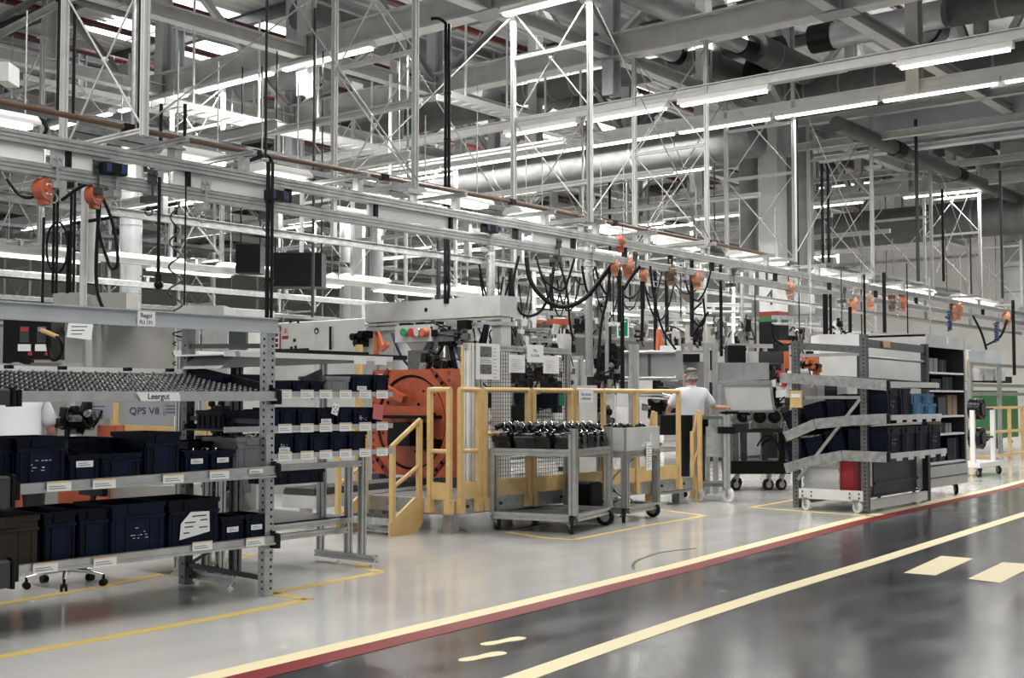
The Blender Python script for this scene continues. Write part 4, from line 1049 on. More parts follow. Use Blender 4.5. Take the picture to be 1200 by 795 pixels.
k=int((zt_-.1)/.045)
for i in range(k+1): z=.05+(zt_-.11)*i/k; mb.mm((x0_,-.002,z-.0022),(x1_,.002,z+.0022))
part('wire_mesh',mb,'black',t)
PICT=mat('print_picture',(.12,.12,.12),.7,noise=.95,scale=60)
def sheet(px0,px1,py0,py1,label,kind='a',Y=None,yl=False):
    Y=YM-.045 if Y is None else Y
    a=PY(px0,py0,Y); b=PY(px1,py1,Y); w=b.x-a.x; zc=(PY((px0+px1)/2,py0,Y).z+PY((px0+px1)/2,py1,Y).z)/2; h=PY((px0+px1)/2,py0,Y).z-PY((px0+px1)/2,py1,Y).z
    t=thing('paper_sign',label,'sign',((a.x+b.x)/2,Y,zc-h/2))
    mb=MB(); mb.mm((-w/2,-.003,0),(w/2,0,h)); mb.mi=1; rr=random.Random(hash(label)%97 if False else len(label))
    if kind=='photo':
        mb.mi=1
        for z0,z1 in ((.62,.92),(.15,.42)):
            mb.mm((-w*.33,-.0045,h*z0),(w*.15,-.003,h*z1))
        mb.mi=2
        for i in range(9): z=h*(.06+.1*i); mb.mm((w*.22,-.0045,z),(w*(.32+.1*rr.random()),-.003,z+h*.012))
        for i in range(4): z=h*(.46+.035*i); mb.mm((-w*.33,-.0045,z),(w*(.0+.2*rr.random()),-.003,z+h*.01))
    elif kind=='text':
        for i in range(7): z=h*(.12+.1*i); mb.mm((-w*.35,-.0045,z),(w*(.05+.3*rr.random()),-.003,z+h*.012))
        mb.ring((-w*.15,-.004,h*.4),(0,1,0),h*.12,.0015,14,3)
    part('sheet',mb,['paper',PICT if kind=='photo' else 'ink','ink'],t)
    return t,(a.x+b.x)/2,Y,zc,w,h
sheet(557.5,585.5,403,445,'large white sheet with two dark pictures hung on the mesh fence','photo')
sheet(596,615,416,437,'white sheet on the mesh fence, left of the sheet with large letters','text')
sheet(636.5,655,417.5,438,'white sheet on the mesh fence at its right end','text',Y=YM-.04)
s_,x_,Y_,z_,w_,h_=sheet(617.5,636.5,404.5,425,'white sheet with large lettering hung over the top bar of the mesh fence','none',Y=YM-.06)
put_text('Pkz',.05,(x_,Y_-.004,z_+h_*.17),(0,-1,0),'ink',s_); put_text('Fk 63326',.044,(x_,Y_-.004,z_-h_*.12),(0,-1,0),'ink',s_)
s_,x_,Y_,z_,w_,h_=sheet(678,695,456,472,'white notice hung on the long yellow rail','none',Y=Y0-.065)
put_text('Tür immer',.05,(x_,Y_-.004,z_+h_*.1),(0,-1,0),'ink',s_); put_text('schliessen',.05,(x_,Y_-.004,z_-h_*.2),(0,-1,0),'ink',s_)
# white stand with yellow edge left of mesh
p=PY(543.5,480,YM+.05); mb=MB(); mb.mm((p.x-.03,YM+.03,ZP),(p.x+.015,YM+.07,PY(543,404,YM).z)); mb.mi=1
mb.mm((p.x-.012,YM+.022,ZP+.9),(p.x+.006,YM+.03,PY(543,404,YM).z))
solo('light_curtain',mb,['yellow','black'],'yellow light curtain bar beside the white fence post','sensor')
# ================================================================ CARTS
def cart(label,A,B,Cc,zb,zt,post_h,mcast='rubber',r=.10,topd=True,cat='cart',deck='galvd',w=.08,high=(0,1)):
    # A front corner, B left corner, Cc right corner on the ground
    A=Vector((A.x,A.y,0)); ex=(Cc-A); ex.z=0; ey=(B-A); ey.z=0; LX_=ex.length; LY_=ey.length
    rz=math.atan2(ex.y,ex.x); 
    t=thing('trolley',label,cat,tuple(A),rz)
    z0=zb-.06
    cs=((0,0),(LX_,0),(LX_,LY_),(0,LY_))
    for k,(x,y) in enumerate(cs):
        mb=MB(); mb.prof((x,y,zb+.03),(x,y,post_h if k in high else zt),w); part('post',mb,'alu',t)
        caster(x+(.05 if x==0 else -.05),y+(.05 if y==0 else -.05),r,zb-.03,t,ang=(k*1.1+.5),col=mcast)
    for z in (zb,zt-.03):
        for a_,b_ in (((0,0),(LX_,0)),((LX_,0),(LX_,LY_)),((LX_,LY_),(0,LY_)),((0,LY_),(0,0))):
            mb=MB(); d=(Vector((*b_,0))-Vector((*a_,0))).normalized()*w/2; a3=Vector((*a_,z))+d; b3=Vector((*b_,z))-d; mb.prof(a3,b3,w*.95); part('frame_bar',mb,'alu',t)
        mb=MB(); mb.mm((w/2,w/2,z-.012),(LX_-w/2,LY_-w/2,z+.012)); part('deck',mb,deck,t)
    return t,A,rz,LX_,LY_
A=PZ(672,627); B=PZ(597,619); Cc=PZ(713,616)
zb1=PD(672,609,(A-O).dot(FH)).z+.01; zt1=PD(672,528,(A-O).dot(FH)).z; ph=PD(672,503,(A-O).dot(FH)).z
ct1=cart('large aluminium trolley loaded with black engine parts before the platform',A,B,Cc,zb1,zt1,ph,high=(0,1))
A2=PZ(733,613.5); C2=PZ(769,606); B2=A2+(ct1[2] and Vector((-math.sin(ct1[2]),math.cos(ct1[2]),0))*.75)
zb2=PD(733,599,(A2-O).dot(FH)).z; zt2=PD(733,530,(A2-O).dot(FH)).z
ct2=cart('narrow aluminium trolley with a grey crate of engine parts right of the large one',A2,B2,C2,zb2,zt2,zt2,r=.09,high=())
# crate on the narrow cart
t_,A_,rz_,lx_,ly_=ct2
mtx=Matrix.Translation(A_)@Matrix.Rotation(rz_,4,'Z')
crz0=zt2; crh=PD(733,503.5,(A2-O).dot(FH)).z-crz0+.02
t=thing('grey_crate','light grey crate on the narrow trolley','crate',tuple(mtx@Vector((lx_/2,ly_/2,crz0))),rz_)
mb=MB(); a,b,e=lx_/2+.05,ly_/2+.03,.012
for s_ in (-1,1):
    mb.mm((s_*(a-e)-e,-b,0),(s_*(a-e)+e,b,crh)); mb.mm((-a,s_*(b-e)-e,0),(a,s_*(b-e)+e,crh))
mb.mm((-a,-b,0),(a,b,.012)); part('tub',mb,'paint',t)
mb=MB(); mb.mm((-.05,-b-.003,.05),(.18,-b-.001,.075)); mb.mm((.02,-b-.003,.085),(.14,-b-.001,.10)); mb.mm((.2,-b-.003,.09),(.23,-b-.001,.2)); part('sticker',mb,'paper',t)
p=mtx@Vector((lx_*.62,-.055,0)); t=thing('paper_sign','white sheet hanging from the crate of the narrow trolley','sign',(p.x,p.y,PD(751,554,(A2-O).dot(FH)).z),rz_)
h_=PD(751,520,(A2-O).dot(FH)).z-PD(751,554,(A2-O).dot(FH)).z
mb=MB(); mb.mm((-.075,-.004,0),(.075,0,h_)); mb.mi=1
for i in range(9): mb.mm((-.055,-.0055,.04+i*.03),(.02+.03*(i%3),-.004,.046+i*.03))
part('sheet',mb,['paper','ink'],t)
def engine_part(label,loc_,rz,s=1.0,group='black engine parts',seed=0,m='cast'):
    rr=random.Random(seed); t=thing('engine_part',label,'engine part',loc_,rz,group)
    mb=MB(); mb.bbox((-.07*s,-.09*s,.0),(.07*s,.09*s,.10*s),.02); mb.cyl((-.03*s,-.10*s,.08*s),(-.03*s,.10*s,.08*s),.045*s,12); mb.cyl((.04*s,0,.02*s),(.04*s,0,.13*s),.038*s,12)
    mb.box((0,0,.06*s),(.17*s,.05*s,.03*s),.4); part('housing',mb,m,t)
    mb=MB(); mb.tube(smooth_path([(.04*s,0,.10*s),(.05*s,.02*s,.16*s),(.0,.05*s,.185*s),(-.06*s,.06*s,.165*s)],4),.024*s,8); mb.tube(smooth_path([(-.03*s,-.06*s,.09*s),(-.09*s,-.09*s,.13*s),(-.12*s,-.06*s,.17*s)],4),.016*s,7); part('hose_neck',mb,'black',t)
    mb=MB(); mb.ring((.012*s,.045*s,.185*s),(1,-.5,0),.027*s,.005*s,12,5); part('clamp',mb,'chrome',t); mb=MB(); mb.ring((-.10*s,-.085*s,.145*s),(.5,.3,-1),.019*s,.004*s,10,5); part('clamp',mb,'chrome',t)
    return t
def on_cart(ct,z,nx,ny,lab,s=1.0,ox=.12,oy=.12,seed=0,grp='engine parts'):
    t_,A_,rz_,lx_,ly_=ct; m=Matrix.Translation(A_)@Matrix.Rotation(rz_,4,'Z'); rr=random.Random(seed); first=None
    for j in range(ny):
        for i in range(nx):
            p=m@Vector((ox+(lx_-2*ox)*(i/(nx-1) if nx>1 else .5),oy+(ly_-2*oy)*(j/(ny-1) if ny>1 else .5),z))
            l=lab%(ORD[i],ORD[j]); rz=rz_+rr.uniform(-.4,.4)
            if first is None: first=engine_part(l,tuple(p),rz,s,grp)
            else: dup(first,tuple(p),rz,l)
on_cart(ct1,zt1+.005,5,4,'black engine part on the large trolley, %s across in the %s row deep',1.34,.12,.12,3,'engine parts on the large trolley')
on_cart(ct2,crz0+.10,3,3,'black engine part in the grey crate, %s across in the %s row',1.05,.1,.12,9,'engine parts in the grey crate')
# battery-like box and cables on the lower deck
p=mtx@Vector((.05,.45,zb2+.04)); mb=MB(); mb.bbox((p.x-.2,p.y-.12,p.z),(p.x+.05,p.y+.18,p.z+.28),.02); solo('black_box',mb,'black','black box at the back of the narrow trolley','box')
mb=MB(); mb.tube(smooth_path([mtx@Vector(v) for v in ((.1,.2,zb2+.05),(.3,.1,zb2+.12),(.5,.15,zb2+.05),(.35,.3,zb2+.2),(.2,.25,zb2+.35),(.45,.1,zt2-.1))]),.012,6); solo('hose',mb,'galv','silver hose loosely coiled on the lower deck of the narrow trolley','hose')
# ================================================================ ORANGE FIXTURE
XF=X0+1.35
t0=PX(490,520,XF)
ya=PX(436,500,XF).y; yb_=PX(528,500,XF).y; zt_=PX(490,433,XF).z; zb_=PX(490,558,XF).z
t=thing('clamping_fixture','large orange-red square turning fixture with round plate behind yellow rails','machine',(XF,(ya+yb_)/2,zb_))
hw=(ya-yb_)/2; hh=(zt_-zb_)
mb=MB(); 
def ringplate(mb,R0,R1,x0,x1,cy,cz,n=40,sq=None):
    vs=[]; 
    for i in range(n):
        a=2*PI*i/n; c_,s_=math.cos(a),math.sin(a)
        if sq: k=1/max(abs(c_)/sq[0],abs(s_)/sq[1]); ro=(c_*k,s_*k)
        else: ro=(c_*R1,s_*R1)
        for x in (x0,x1): vs += [(x,cy+c_*R0,cz+s_*R0),(x,cy+ro[0],cz+ro[1])]
    fs=[]
    for i in range(n):
        a=i*4; b=((i+1)%n)*4
        fs += [(a,a+1,b+1,b),(a+2,b+2,b+3,a+3),(a+1,a+3,b+3,b+1),(a,b,b+2,a+2)]
    mb.add(vs,fs)
cz=hh*.5; Rr=min(hw,hh/2)*.90
ringplate(mb,Rr,0,0,.18,0,cz,48,(hw,hh/2)); 
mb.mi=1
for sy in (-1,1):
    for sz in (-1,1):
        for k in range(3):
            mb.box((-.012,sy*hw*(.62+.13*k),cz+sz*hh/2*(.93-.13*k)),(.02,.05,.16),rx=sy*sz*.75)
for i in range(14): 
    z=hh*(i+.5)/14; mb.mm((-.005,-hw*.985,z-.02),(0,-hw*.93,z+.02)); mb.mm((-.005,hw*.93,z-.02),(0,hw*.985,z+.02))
part('square_frame',mb,['orange',mat('orange_recess_shade',(.16,.03,.015),.5)],t)  # recesses are raised boxes, their shade painted as a darker orange
mb=MB(); ringplate(mb,Rr*.10,Rr*.985,.03,.14,0,cz,40); mb.mi=1
rr=random.Random(2)
for i in range(22):
    a=rr.uniform(0,2*PI); q=Rr*rr.uniform(.35,.9); mb.cyl((.02,math.cos(a)*q,cz+math.sin(a)*q),(.031,math.cos(a)*q,cz+math.sin(a)*q),rr.uniform(.012,.028),10)
mb.ring((.02,0,cz),(1,0,0),Rr*.97,.012,48,4); part('round_plate',mb,['orange','black'],t)
mb=MB(); mb.mm((-.25,-hw*.75,cz+.05),(.05,hw*.55,cz+.09)); mb.mm((-.3,-hw*.4,cz-.28),(.04,hw*.15,cz-.0)); mb.mm((-.10,-hw*.75,cz-.35),(.04,-hw*.5,cz-.2)); mb.cyl((-.2,-hw*.55,cz-.25),(.03,-hw*.55,cz-.25),.07,12)
part('clamp_table',mb,'black',t)
mb=MB(); mb.mm((-.2,-hw*.7,cz+.09),(-.12,hw*.5,cz+.2)); mb.box((-.1,hw*.25,cz+.35),(.08,.35,.1),rx=.4); part('clamp_arm',mb,'orange',t)
mb=MB(); mb.mm((-.004,hw*.66,hh*.86),(0,hw*.84,hh*.96)); part('sticker',mb,'paper',t)
mb=MB(); mb.mm((.0,-hw,-.32),(.3,-hw*.8,0)); part('foot',mb,'dkgrey',t); mb=MB(); mb.mm((.0,hw*.8,-.32),(.3,hw,0)); part('foot',mb,'dkgrey',t)
# ================================================================ MACHINE behind: gantry, funnel, console
Xg=X0+2.35
a=PX(428,364,Xg); b=PX(586,365,Xg)
t=thing('machine_gantry','long pale machine beam above the orange fixture','machine',(Xg,(a.y+b.y)/2,0))
h1=(PX(505,352,Xg).z-PX(505,375,Xg).z)
my=(a.y-b.y)/2; zc=(PX(505,363,Xg).z)
mb=MB(); mb.mm((0,-my,zc-h1/2),(.35,my,zc+h1/2)); part('beam',mb,'paint',t)
mb=MB(); mb.mm((-.01,-my,zc-h1/2-.12),(.3,my*.98,zc-h1/2-.07)); mb.mm((-.01,-my,zc-h1/2-.05),(.02,my,zc-h1/2-.02)); part('cable_rail',mb,'alu',t)
for yy in (-my+.1,my-.1):
    mb=MB(); mb.mm((.05,yy-.08,0),(.25,yy+.08,zc-h1/2)); part('leg',mb,'paint',t)
mb=MB()
for yy in (-my*.15,my*.3,-my*.55,my*.05): mb.mm((-.12,yy-.08,zc-h1/2-.16),(.0,yy+.08,zc-h1/2-.04))
part('slide_blocks',mb,'black',t)
mb=MB(); mb.ball((-.005,my*.05,zc),(.015,.03,.03),8,5); part('lifting_eye',mb,'black',t)
for k,(y0,y1,sg,cc,r) in enumerate(((-.3,.6,.5,'blue',.02),(-my*.95,-my*.4,.55,'blue',.018),(-my*.9,-my*.5,.35,'black',.022),(-.5,.2,.4,'black',.02),(-my*.93,-my*.35,.8,'black',.035))):
    mb=MB(); mb.tube(catenary((Xg-.15,(a.y+b.y)/2+y0,zc-.25),(Xg-.1,(a.y+b.y)/2+y1,zc-.3),sg,14),r,6)
    solo('machine_hose',mb,cc,'%s hose looping under the pale machine beam, %s from the right'%(cc,ORD[k]),'hose')
# console with funnel and lamps
t=thing('control_console','grey console with green, red and amber lamps beside the gantry','machine',tuple(PX(485,560,Xg-.3)))
bx=MT[t.name].translation; bx.z; 
def lc(px,py,X=Xg-.3): p=PX(px,py,X); return p-bx
a=lc(463,382); b=lc(506,400); mb=MB(); mb.mm((0,b.y,b.z),(.3,a.y,a.z)); part('console_box',mb,'paint',t)
a=lc(474,400); b=lc(500,400); c_=lc(482,413); d_=lc(493,413)
mb=MB(); mb.prism([(a.y,a.z),(b.y,b.z),(d_.y,d_.z),(c_.y,c_.z)],(0.02,0,0),(0,1,0),(0,0,1),(1,0,0),.25); part('funnel',mb,'grey',t)
for px,mm_ in ((478,'lens_g'),(487,'red'),(494,'paint'),(500,'orange2')):
    q=lc(px,390); mb=MB(); mb.cyl((-.10,q.y,q.z),(0,q.y,q.z),.055,12); part('lamp',mb,mm_,t)
a=lc(478,411); b=lc(502,437); mb=MB(); mb.mm((.0,b.y,b.z),(.22,a.y,a.z)); part('valve_box',mb,'galvd',t)
a=lc(476,437); b=lc(484,560); mb=MB(); mb.mm((.1,b.y,-.0 if True else 0),(.2,a.y,a.z)); part('stand',mb,'dkgrey',t)
# dark robot head
def cluster(label,cen,size,n_,seed,mats=('black','engine','cast'),name='machine_assembly',cat='machine',grp=None,tubes=5,stand=None):
    rr=random.Random(seed); c=Vector(cen); t=thing(name,label,cat,(c.x,c.y,c.z-size[2]/2),0,grp)
    for k,mm_ in enumerate(mats):
        mb=MB(); mb.box((size[0]*(.06*k-.05),size[1]*.05*k,size[2]/2),[s*(.42-.06*k) for s in size],.3*k)
        for i in range(n_):
            q=Vector([rr.uniform(-.33,.33)*s for s in size])+Vector((0,0,size[2]/2)); s_=[s*rr.uniform(.10,.30) for s in size]
            if rr.random()<.5: mb.box(q,s_,rr.uniform(-.4,.4),rr.uniform(-.2,.2))
            else:
                ax=Vector(rr.choice([(1,0,0),(0,1,0),(0,0,1),(.7,.7,.1)])); mb.cyl(q-ax*s_[0]*.5,q+ax*s_[0]*.5,min(s_)*.5+.008,10)
        part(['casing','metal_fittings','brackets','fasteners'][k],mb,mm_,t)
    for i in range(tubes):
        mb=MB(); p0=Vector([rr.uniform(-.45,.45)*s for s in size])+Vector((0,0,size[2]/2)); p1=Vector([rr.uniform(-.45,.45)*s for s in size])+Vector((0,0,size[2]/2))
        mid=(p0+p1)/2+Vector((rr.uniform(-.2,.1)*size[0],rr.uniform(-.2,.2)*size[1],rr.uniform(-.4,.5)*size[2])); mb.tube(smooth_path([p0,mid,p1],5),rr.uniform(.008,.016),5)
        part('hose',mb,'black',t)
    if stand:
        mb=MB(); mb.mm((-.06,-.06,-(c.z-size[2]/2)+stand),(.06,.06,.1)); part('stand',mb,'dkgrey',t)
    return t
p=PX(515,425,Xg-.6); cluster('dark robot head with hoses above the orange fixture',PX(516,432,Xg-.5),(.35,.6,.45),9,4,stand=0,tubes=9,name='robot_gripper')
p=PX(520,395,Xg-.2); cluster('tangle of dark fittings under the right end of the pale machine beam',p,(.25,1.1,.3),8,8,tubes=8,mats=('galvd','black'),stand=0,name='pneumatic_unit')
# white cabinets left of it
def cab(label,px0,px1,py0,py1,X,dep,col='paint',doors=2,name='machine_cabinet',cat='cabinet',zb=0):
    a=PX(px0,py1,X); b=PX(px1,py1,X); z1=PX((px0+px1)/2,py0,X).z
    t=thing(name,label,cat,(X,(a.y+b.y)/2,zb)); w=(a.y-b.y)/2
    mb=MB(); mb.bbox((0,-w,0),(dep,w,z1-zb),.01); part('body',mb,col,t)
    for i in range(doors):
        y0=-w+2*w*i/doors+.015; y1=-w+2*w*(i+1)/doors-.015
        mb=MB(); mb.mm((-.015,y0,.12),(0,y1,z1-zb-.12)); d=part('door',mb,col,t)
        mb=MB(); mb.mm((-.035,y0+.04,(z1-zb)*.55),(-.015,y0+.065,(z1-zb)*.55+.14)); part('handle',mb,'black',d)
    return t
YC=PX(325,400,Xg+.2)
wc=cab('white machine cabinet with warning sticker and round badge behind the bin shelf',318,427,376,470,Xg+.2,1.0,'white',2)
Xc=Xg+.2-.02
def plate(px0,px1,py0,py1,m,parent,name='sticker',X=None,t_=.006):
    X=Xc if X is None else X; a=PX(px0,py0,X); b=PX(px1,py1,X); mb=MB(); mb.mm((X-t_,b.y,b.z),(X,a.y,a.z)); return part(name,mb,m,parent,world=True)
plate(320,328.5,383,410,'paper',wc,'notice_sheet',t_=.004)
for a_,b_,c_,d_ in ((319.6,320.4,383,410),(328,329,383,410),(319.6,329,382.6,383.6),(319.6,329,409.4,410.4)): plate(a_,b_,c_,d_,'red',wc,'notice_border',t_=.008)
for yy in (392.5,399,405): plate(322,326,yy-2,yy+2,'dkgrey',wc,'notice_print',t_=.007)
q=PX(334.5,387.5,Xc); mb=MB(); s_=.055; mb.prism([(-s_,-s_*.8),(s_,-s_*.8),(0,s_)],(Xc-.004,q.y,q.z),(0,1,0),(0,0,1),(1,0,0),.004); part('warning_triangle',mb,'yellow',wc,world=True)
mb=MB(); mb.mm((Xc-.006,q.y-.006,q.z-.015),(Xc-.004,q.y+.006,q.z+.03)); mb.mm((Xc-.006,q.y-.006,q.z-.032),(Xc-.004,q.y+.006,q.z-.022)); part('warning_mark',mb,'ink',wc,world=True)
plate(331,338,394,397.5,'red',wc,'red_sticker')
q=PX(371,388,Xc); mb=MB(); mb.cyl((Xc-.004,q.y,q.z),(Xc,q.y,q.z),.05,20); part('round_badge',mb,'blue',wc,world=True); mb=MB(); mb.cyl((Xc-.006,q.y,q.z-.008),(Xc-.004,q.y,q.z-.008),.022,14); part('badge_center',mb,'paper',wc,world=True)
for px,py in ((341,377),(350,377.5),(345.5,399),(342,408),(347,407)): plate(px-.8,px+.8,py-1.6,py+1.6,'black',wc,'switch',t_=.02)
plate(386,389,383,410,'black',wc,'window_slot'); 
for i in range(6): plate(389,391,384+i*4.2,387+i*4.2,'paint',wc,'grille_bar',t_=.01)
cab('pale cabinet wall with a slotted lower grille left of the console',428,462,382,470,Xg+.1,.9,'paint',2)
cab('white electrical cabinet with coiled hose in front of it at the left',236,268,362,470,10.6,.8,'paint',1)
# fitting cluster + orange bracket on cabinets
for i,(px,py) in enumerate(((415,395),(424,392),(419,402))):
    p=PX(px,py,Xg-.1); mb=MB(); mb.mm((p.x,p.y-.07,p.z-.05),(p.x+.25,p.y+.07,p.z+.05)); mb.cyl((p.x-.05,p.y,p.z),(p.x+.1,p.y,p.z),.05,10)
    solo('valve_block',mb,'black','small black valve block on the pale cabinet, %s from the left'%ORD[i],'valve')
p=PX(442,400,Xg-.3); q=PX(448,385,Xg-.3); r_=PX(453,402,Xg-.3); mb=MB(); mb.bar(PX(441,416,Xg-.3),PX(442,389,Xg-.3),.06,.05); mb.bar(PX(442,389,Xg-.3),PX(449,409,Xg-.3),.05,.05); mb.bar(PX(447,411,Xg-.3),PX(455,403,Xg-.3),.05,.05)
solo('orange_bracket',mb,'orange2','orange angled bracket left of the console','bracket')
# fence grey mesh behind left of orange
p=PX(420,440,Xg-.2)
# yellow slim bar
mb=MB(); a=PX(419,404,Xg-.5); mb.mm((a.x,a.y-.04,.3),(a.x+.06,a.y+.04,a.z)); solo('yellow_bar',mb,'yellow','upright yellow bar rising behind the small bin shelf','post')
# ================================================================ RIGHT FLOW RACK
A=PZ(1015,602); B=PZ(934,597.5); XS=A.x; YN=A.y; YW=PX(934,560,XS).y
t=thing('flow_rack','grey flow rack on white wheels with sloping bin rows, beside the dark aisle','rack',(XS,YN,0))
bx=MT[t.name].translation
def RX(px,py): p=PX(px,py,XS); return (p.y-YN, p.z)
XE=PY(1086,570,YN).x-XS
pw=.085
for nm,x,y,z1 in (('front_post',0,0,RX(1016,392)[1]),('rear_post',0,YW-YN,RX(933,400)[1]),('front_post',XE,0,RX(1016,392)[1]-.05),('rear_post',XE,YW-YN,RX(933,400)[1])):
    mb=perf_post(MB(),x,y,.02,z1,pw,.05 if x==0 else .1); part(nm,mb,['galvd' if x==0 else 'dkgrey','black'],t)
def ybar(pxa,pya,pxb,pyb,w,h,m,name,x=0.0):
    a=RX(pxa,pya); b=RX(pxb,pyb); mb=MB(); mb.bar((x,a[0],a[1]),(x,b[0],b[1]),w,h); return part(name,mb,m,t)
ybar(938,406,1010,410,.05,.09,'galvd','top_bar'); ybar(938,417,1010,415,.03,.04,'alu','top_tube')
ybar(938,466,1010,466,.03,.04,'alu','cross_tube'); ybar(937,562,1010,468,.025,.04,'galv','diagonal_brace',x=-.05)
mb=MB(); z=RX(1016,402)[1]; mb.bar((0,0,z),(XE,0,z-.02),.04,.10); part('top_bar',mb,'galvd',t)
mb=MB(); z=RX(1016,418)[1]; mb.cyl((0,0,z),(XE,0,z-.02),.02,8); part('top_tube',mb,'alu',t)
mb=MB(); zz=RX(1016,400)[1]; mb.mm((XE*.25,-.045,zz-.06),(XE*.36,-.04,zz+.03)); part('yellow_tag',mb,'yellow',t)
# conveyors
LV=[([(917,443),(980,447),(1042,452)],(1042,447),(1098,445)),
    ([(923,512),(958,497),(1000,493),(1042,491)],(1045,491),(1101,482)),
    ([(923,549),(955,540),(990,534),(1042,536)],(1045,536),(1107,523))]
lev=[]
for pts,fa,fb in LV:
    q=[RX(*p) for p in pts]
    mb=MB()
    for i in range(len(q)-1): mb.bar((-.06,q[i][0],q[i][1]),(-.06,q[i+1][0],q[i+1][1]),.04,.13)
    part('side_profile',mb,'galv',t)
    yc=q[-1][0]; xe=PY(fb[0],fb[1],YN+yc).x-XS; zf=q[-1][1]
    mb=MB()
    for i in range(len(q)-1): mb.bar((xe,q[i][0],q[i][1]),(xe,q[i+1][0],q[i+1][1]),.04,.10)
    part('side_profile',mb,'dkgrey',t)
    mb=MB(); mb.mm((0.0,yc-.03,zf-.02),(xe,yc,zf+.045)); part('front_strip',mb,'white',t)
    mb=MB(); mb.mm((-.085,yc-.03,zf-.06),(-.035,yc+.0,zf+.06)); part('end_cap',mb,'black',t)
    mb=MB()
    for i in range(len(q)-1):
        for j in range(10):
            x=.05+(xe-.1)*j/9; mb.bar((x,q[i][0],q[i][1]+.0),(x,q[i+1][0],q[i+1][1]+.0),.02,.03)
    part('roller_tracks',mb,'dkgrey',t)
    if pts[0][1]>500:
        for k in range(5):
            x=.25+(xe-.4)*k/4; mb=MB(); mb.mm((x-.09,yc-.036,zf-.055),(x+.09,yc-.031,zf+.03)); part('shelf_label',mb,'paper',t)
    lev.append((q,yc,xe,zf))
q,yc,xe,zf=lev[0]; mb=MB(); mb.mm((0,yc-.01,zf-.02),(xe,yc+.03,zf+.05)); mb.mm((xe-.02,yc-.01,zf),(xe,yc+.5,zf+.04)); part('front_profile',mb,'alu',t)
# base
mb=MB(); a=RX(938,572); b=RX(1013,572); z1=a[1]; z0=RX(975,586)[1]; mb.mm((-.05,b[0],z0),(-.015,a[0],z1)); mb.mi=1
for f1 in (.06,.2,.8,.94):
    for f2 in (.3,.7): mb.cyl((-.056,b[0]+(a[0]-b[0])*f1,z0+(z1-z0)*f2),(-.05,b[0]+(a[0]-b[0])*f1,z0+(z1-z0)*f2),.012,8)
part('end_board',mb,['white','dkgrey'],t)
mb=MB(); mb.mm((.03,-.03,.04),(XE,.01,.16)); part('base_beam',mb,'white',t)
mb=MB(); mb.mm((.03,YW-YN-.02,.06),(XE,YW-YN+.02,.15)); part('base_beam',mb,'paint',t)
caster(-.03,.12,.07,z0+.02,t,1.2,'white'); caster(-.03,YW-YN-.12,.07,z0+.02,t,1.2,'white'); caster(XE-.1,YW-YN-.1,.07,.18,t,.4,'white')
mb=MB(); mb.mm((.05,.08,z0+.02),(XE-.05,YW-YN-.05,z0+.04)); part('base_deck',mb,'dkgrey',t)
# things on the base
a=PX(943,571,XS+.15); b=PX(985,571,XS+.15); zt_=PX(960,541,XS+.15).z
mb=MB(); mb.mm((XS+.12,b.y,z0+.04),(XS+.9,a.y,zt_)); 
for i in range(3): mb.mm((XS+.105,b.y,z0+.06+i*(zt_-z0)/3.3),(XS+.12,a.y,z0+.10+i*(zt_-z0)/3.3))
solo('white_case',mb,'white','white ribbed case standing on the base of the right rack','box')
a=PX(985,571,XS+.2); b=PX(1003,571,XS+.2); mb=MB(); mb.bbox((XS+.15,b.y,z0+.04),(XS+.6,a.y,PX(994,540,XS+.2).z)); mb.mm((XS+.145,b.y,z0+.15),(XS+.15,a.y,z0+.17)); solo('red_box',mb,'red','dark red box beside the white case on the right rack base','box')
mb=MB(); mb.mm((XS+.5,YN+.1,.2),(XS+XE-.1,YN+.12,.78)); mb.mm((XS+.5,YN+.08,.32),(XS+XE-.1,YN+.1,.36)); solo('sheet_screen',mb,'dkgrey','dark grey sheet panel standing behind the right rack front','panel')
# bins in the right rack
def rz_at(q,y):
    for i in range(len(q)-1):
        if q[i+1][0]<=y<=q[i][0]: f_=(y-q[i+1][0])/(q[i][0]-q[i+1][0]); return q[i+1][1]+f_*(q[i][1]-q[i+1][1])
    return q[-1][1]
for li,(nm,hb) in enumerate((('upper',.30),('lower',.31))):
    q,yc,xe,zf=lev[li+1]; L=q[0][0]-yc; n_=5
    for r in range(4):
        for c_ in range(n_):
            if r>0 and c_<n_-1 and False: continue
            y0=yc+.03+c_*(L-.03)/n_; y1=y0+(L-.03)/n_-.012; x0=.03+r*(xe-.05)/4; x1=x0+(xe-.05)/4-.02
            if c_==0 and li==0 and r in (2,3): continue
            zz=min(rz_at(q,y0),rz_at(q,y1))+.045; hh_=hb*(1.05 if c_%2==0 else .95)
            if li==0 and c_==0 and r<2: hh_*=1.1
            col=['first column','second column','third column','fourth column'][r]
            tt=tote('navy bin on the %s slope of the right rack, %s from the front, %s'%(nm,ORD[c_],col),XS+x0,XS+x1,YN+y0,YN+y1,zz,hh_,'navy',marks=(3 if (c_+r)%3==0 else None))
            tt.rotation_euler=(math.atan2(rz_at(q,y1)-rz_at(q,y0),y1-y0),0,0)
    if li==0:
        for r in (2,3):
            x0=.03+r*(xe-.05)/4; x1=x0+(xe-.05)/4-.01
            for k in (0,1):
                tote('bright blue crate at the front of the right rack, %s, %s column'%('lower of two' if k==0 else 'upper of two',ORD[r-2]),XS+x0,XS+x1,YN+yc+.03+.03*k,YN+yc+.36,zf+.05+k*.135,.13,'skyblue')
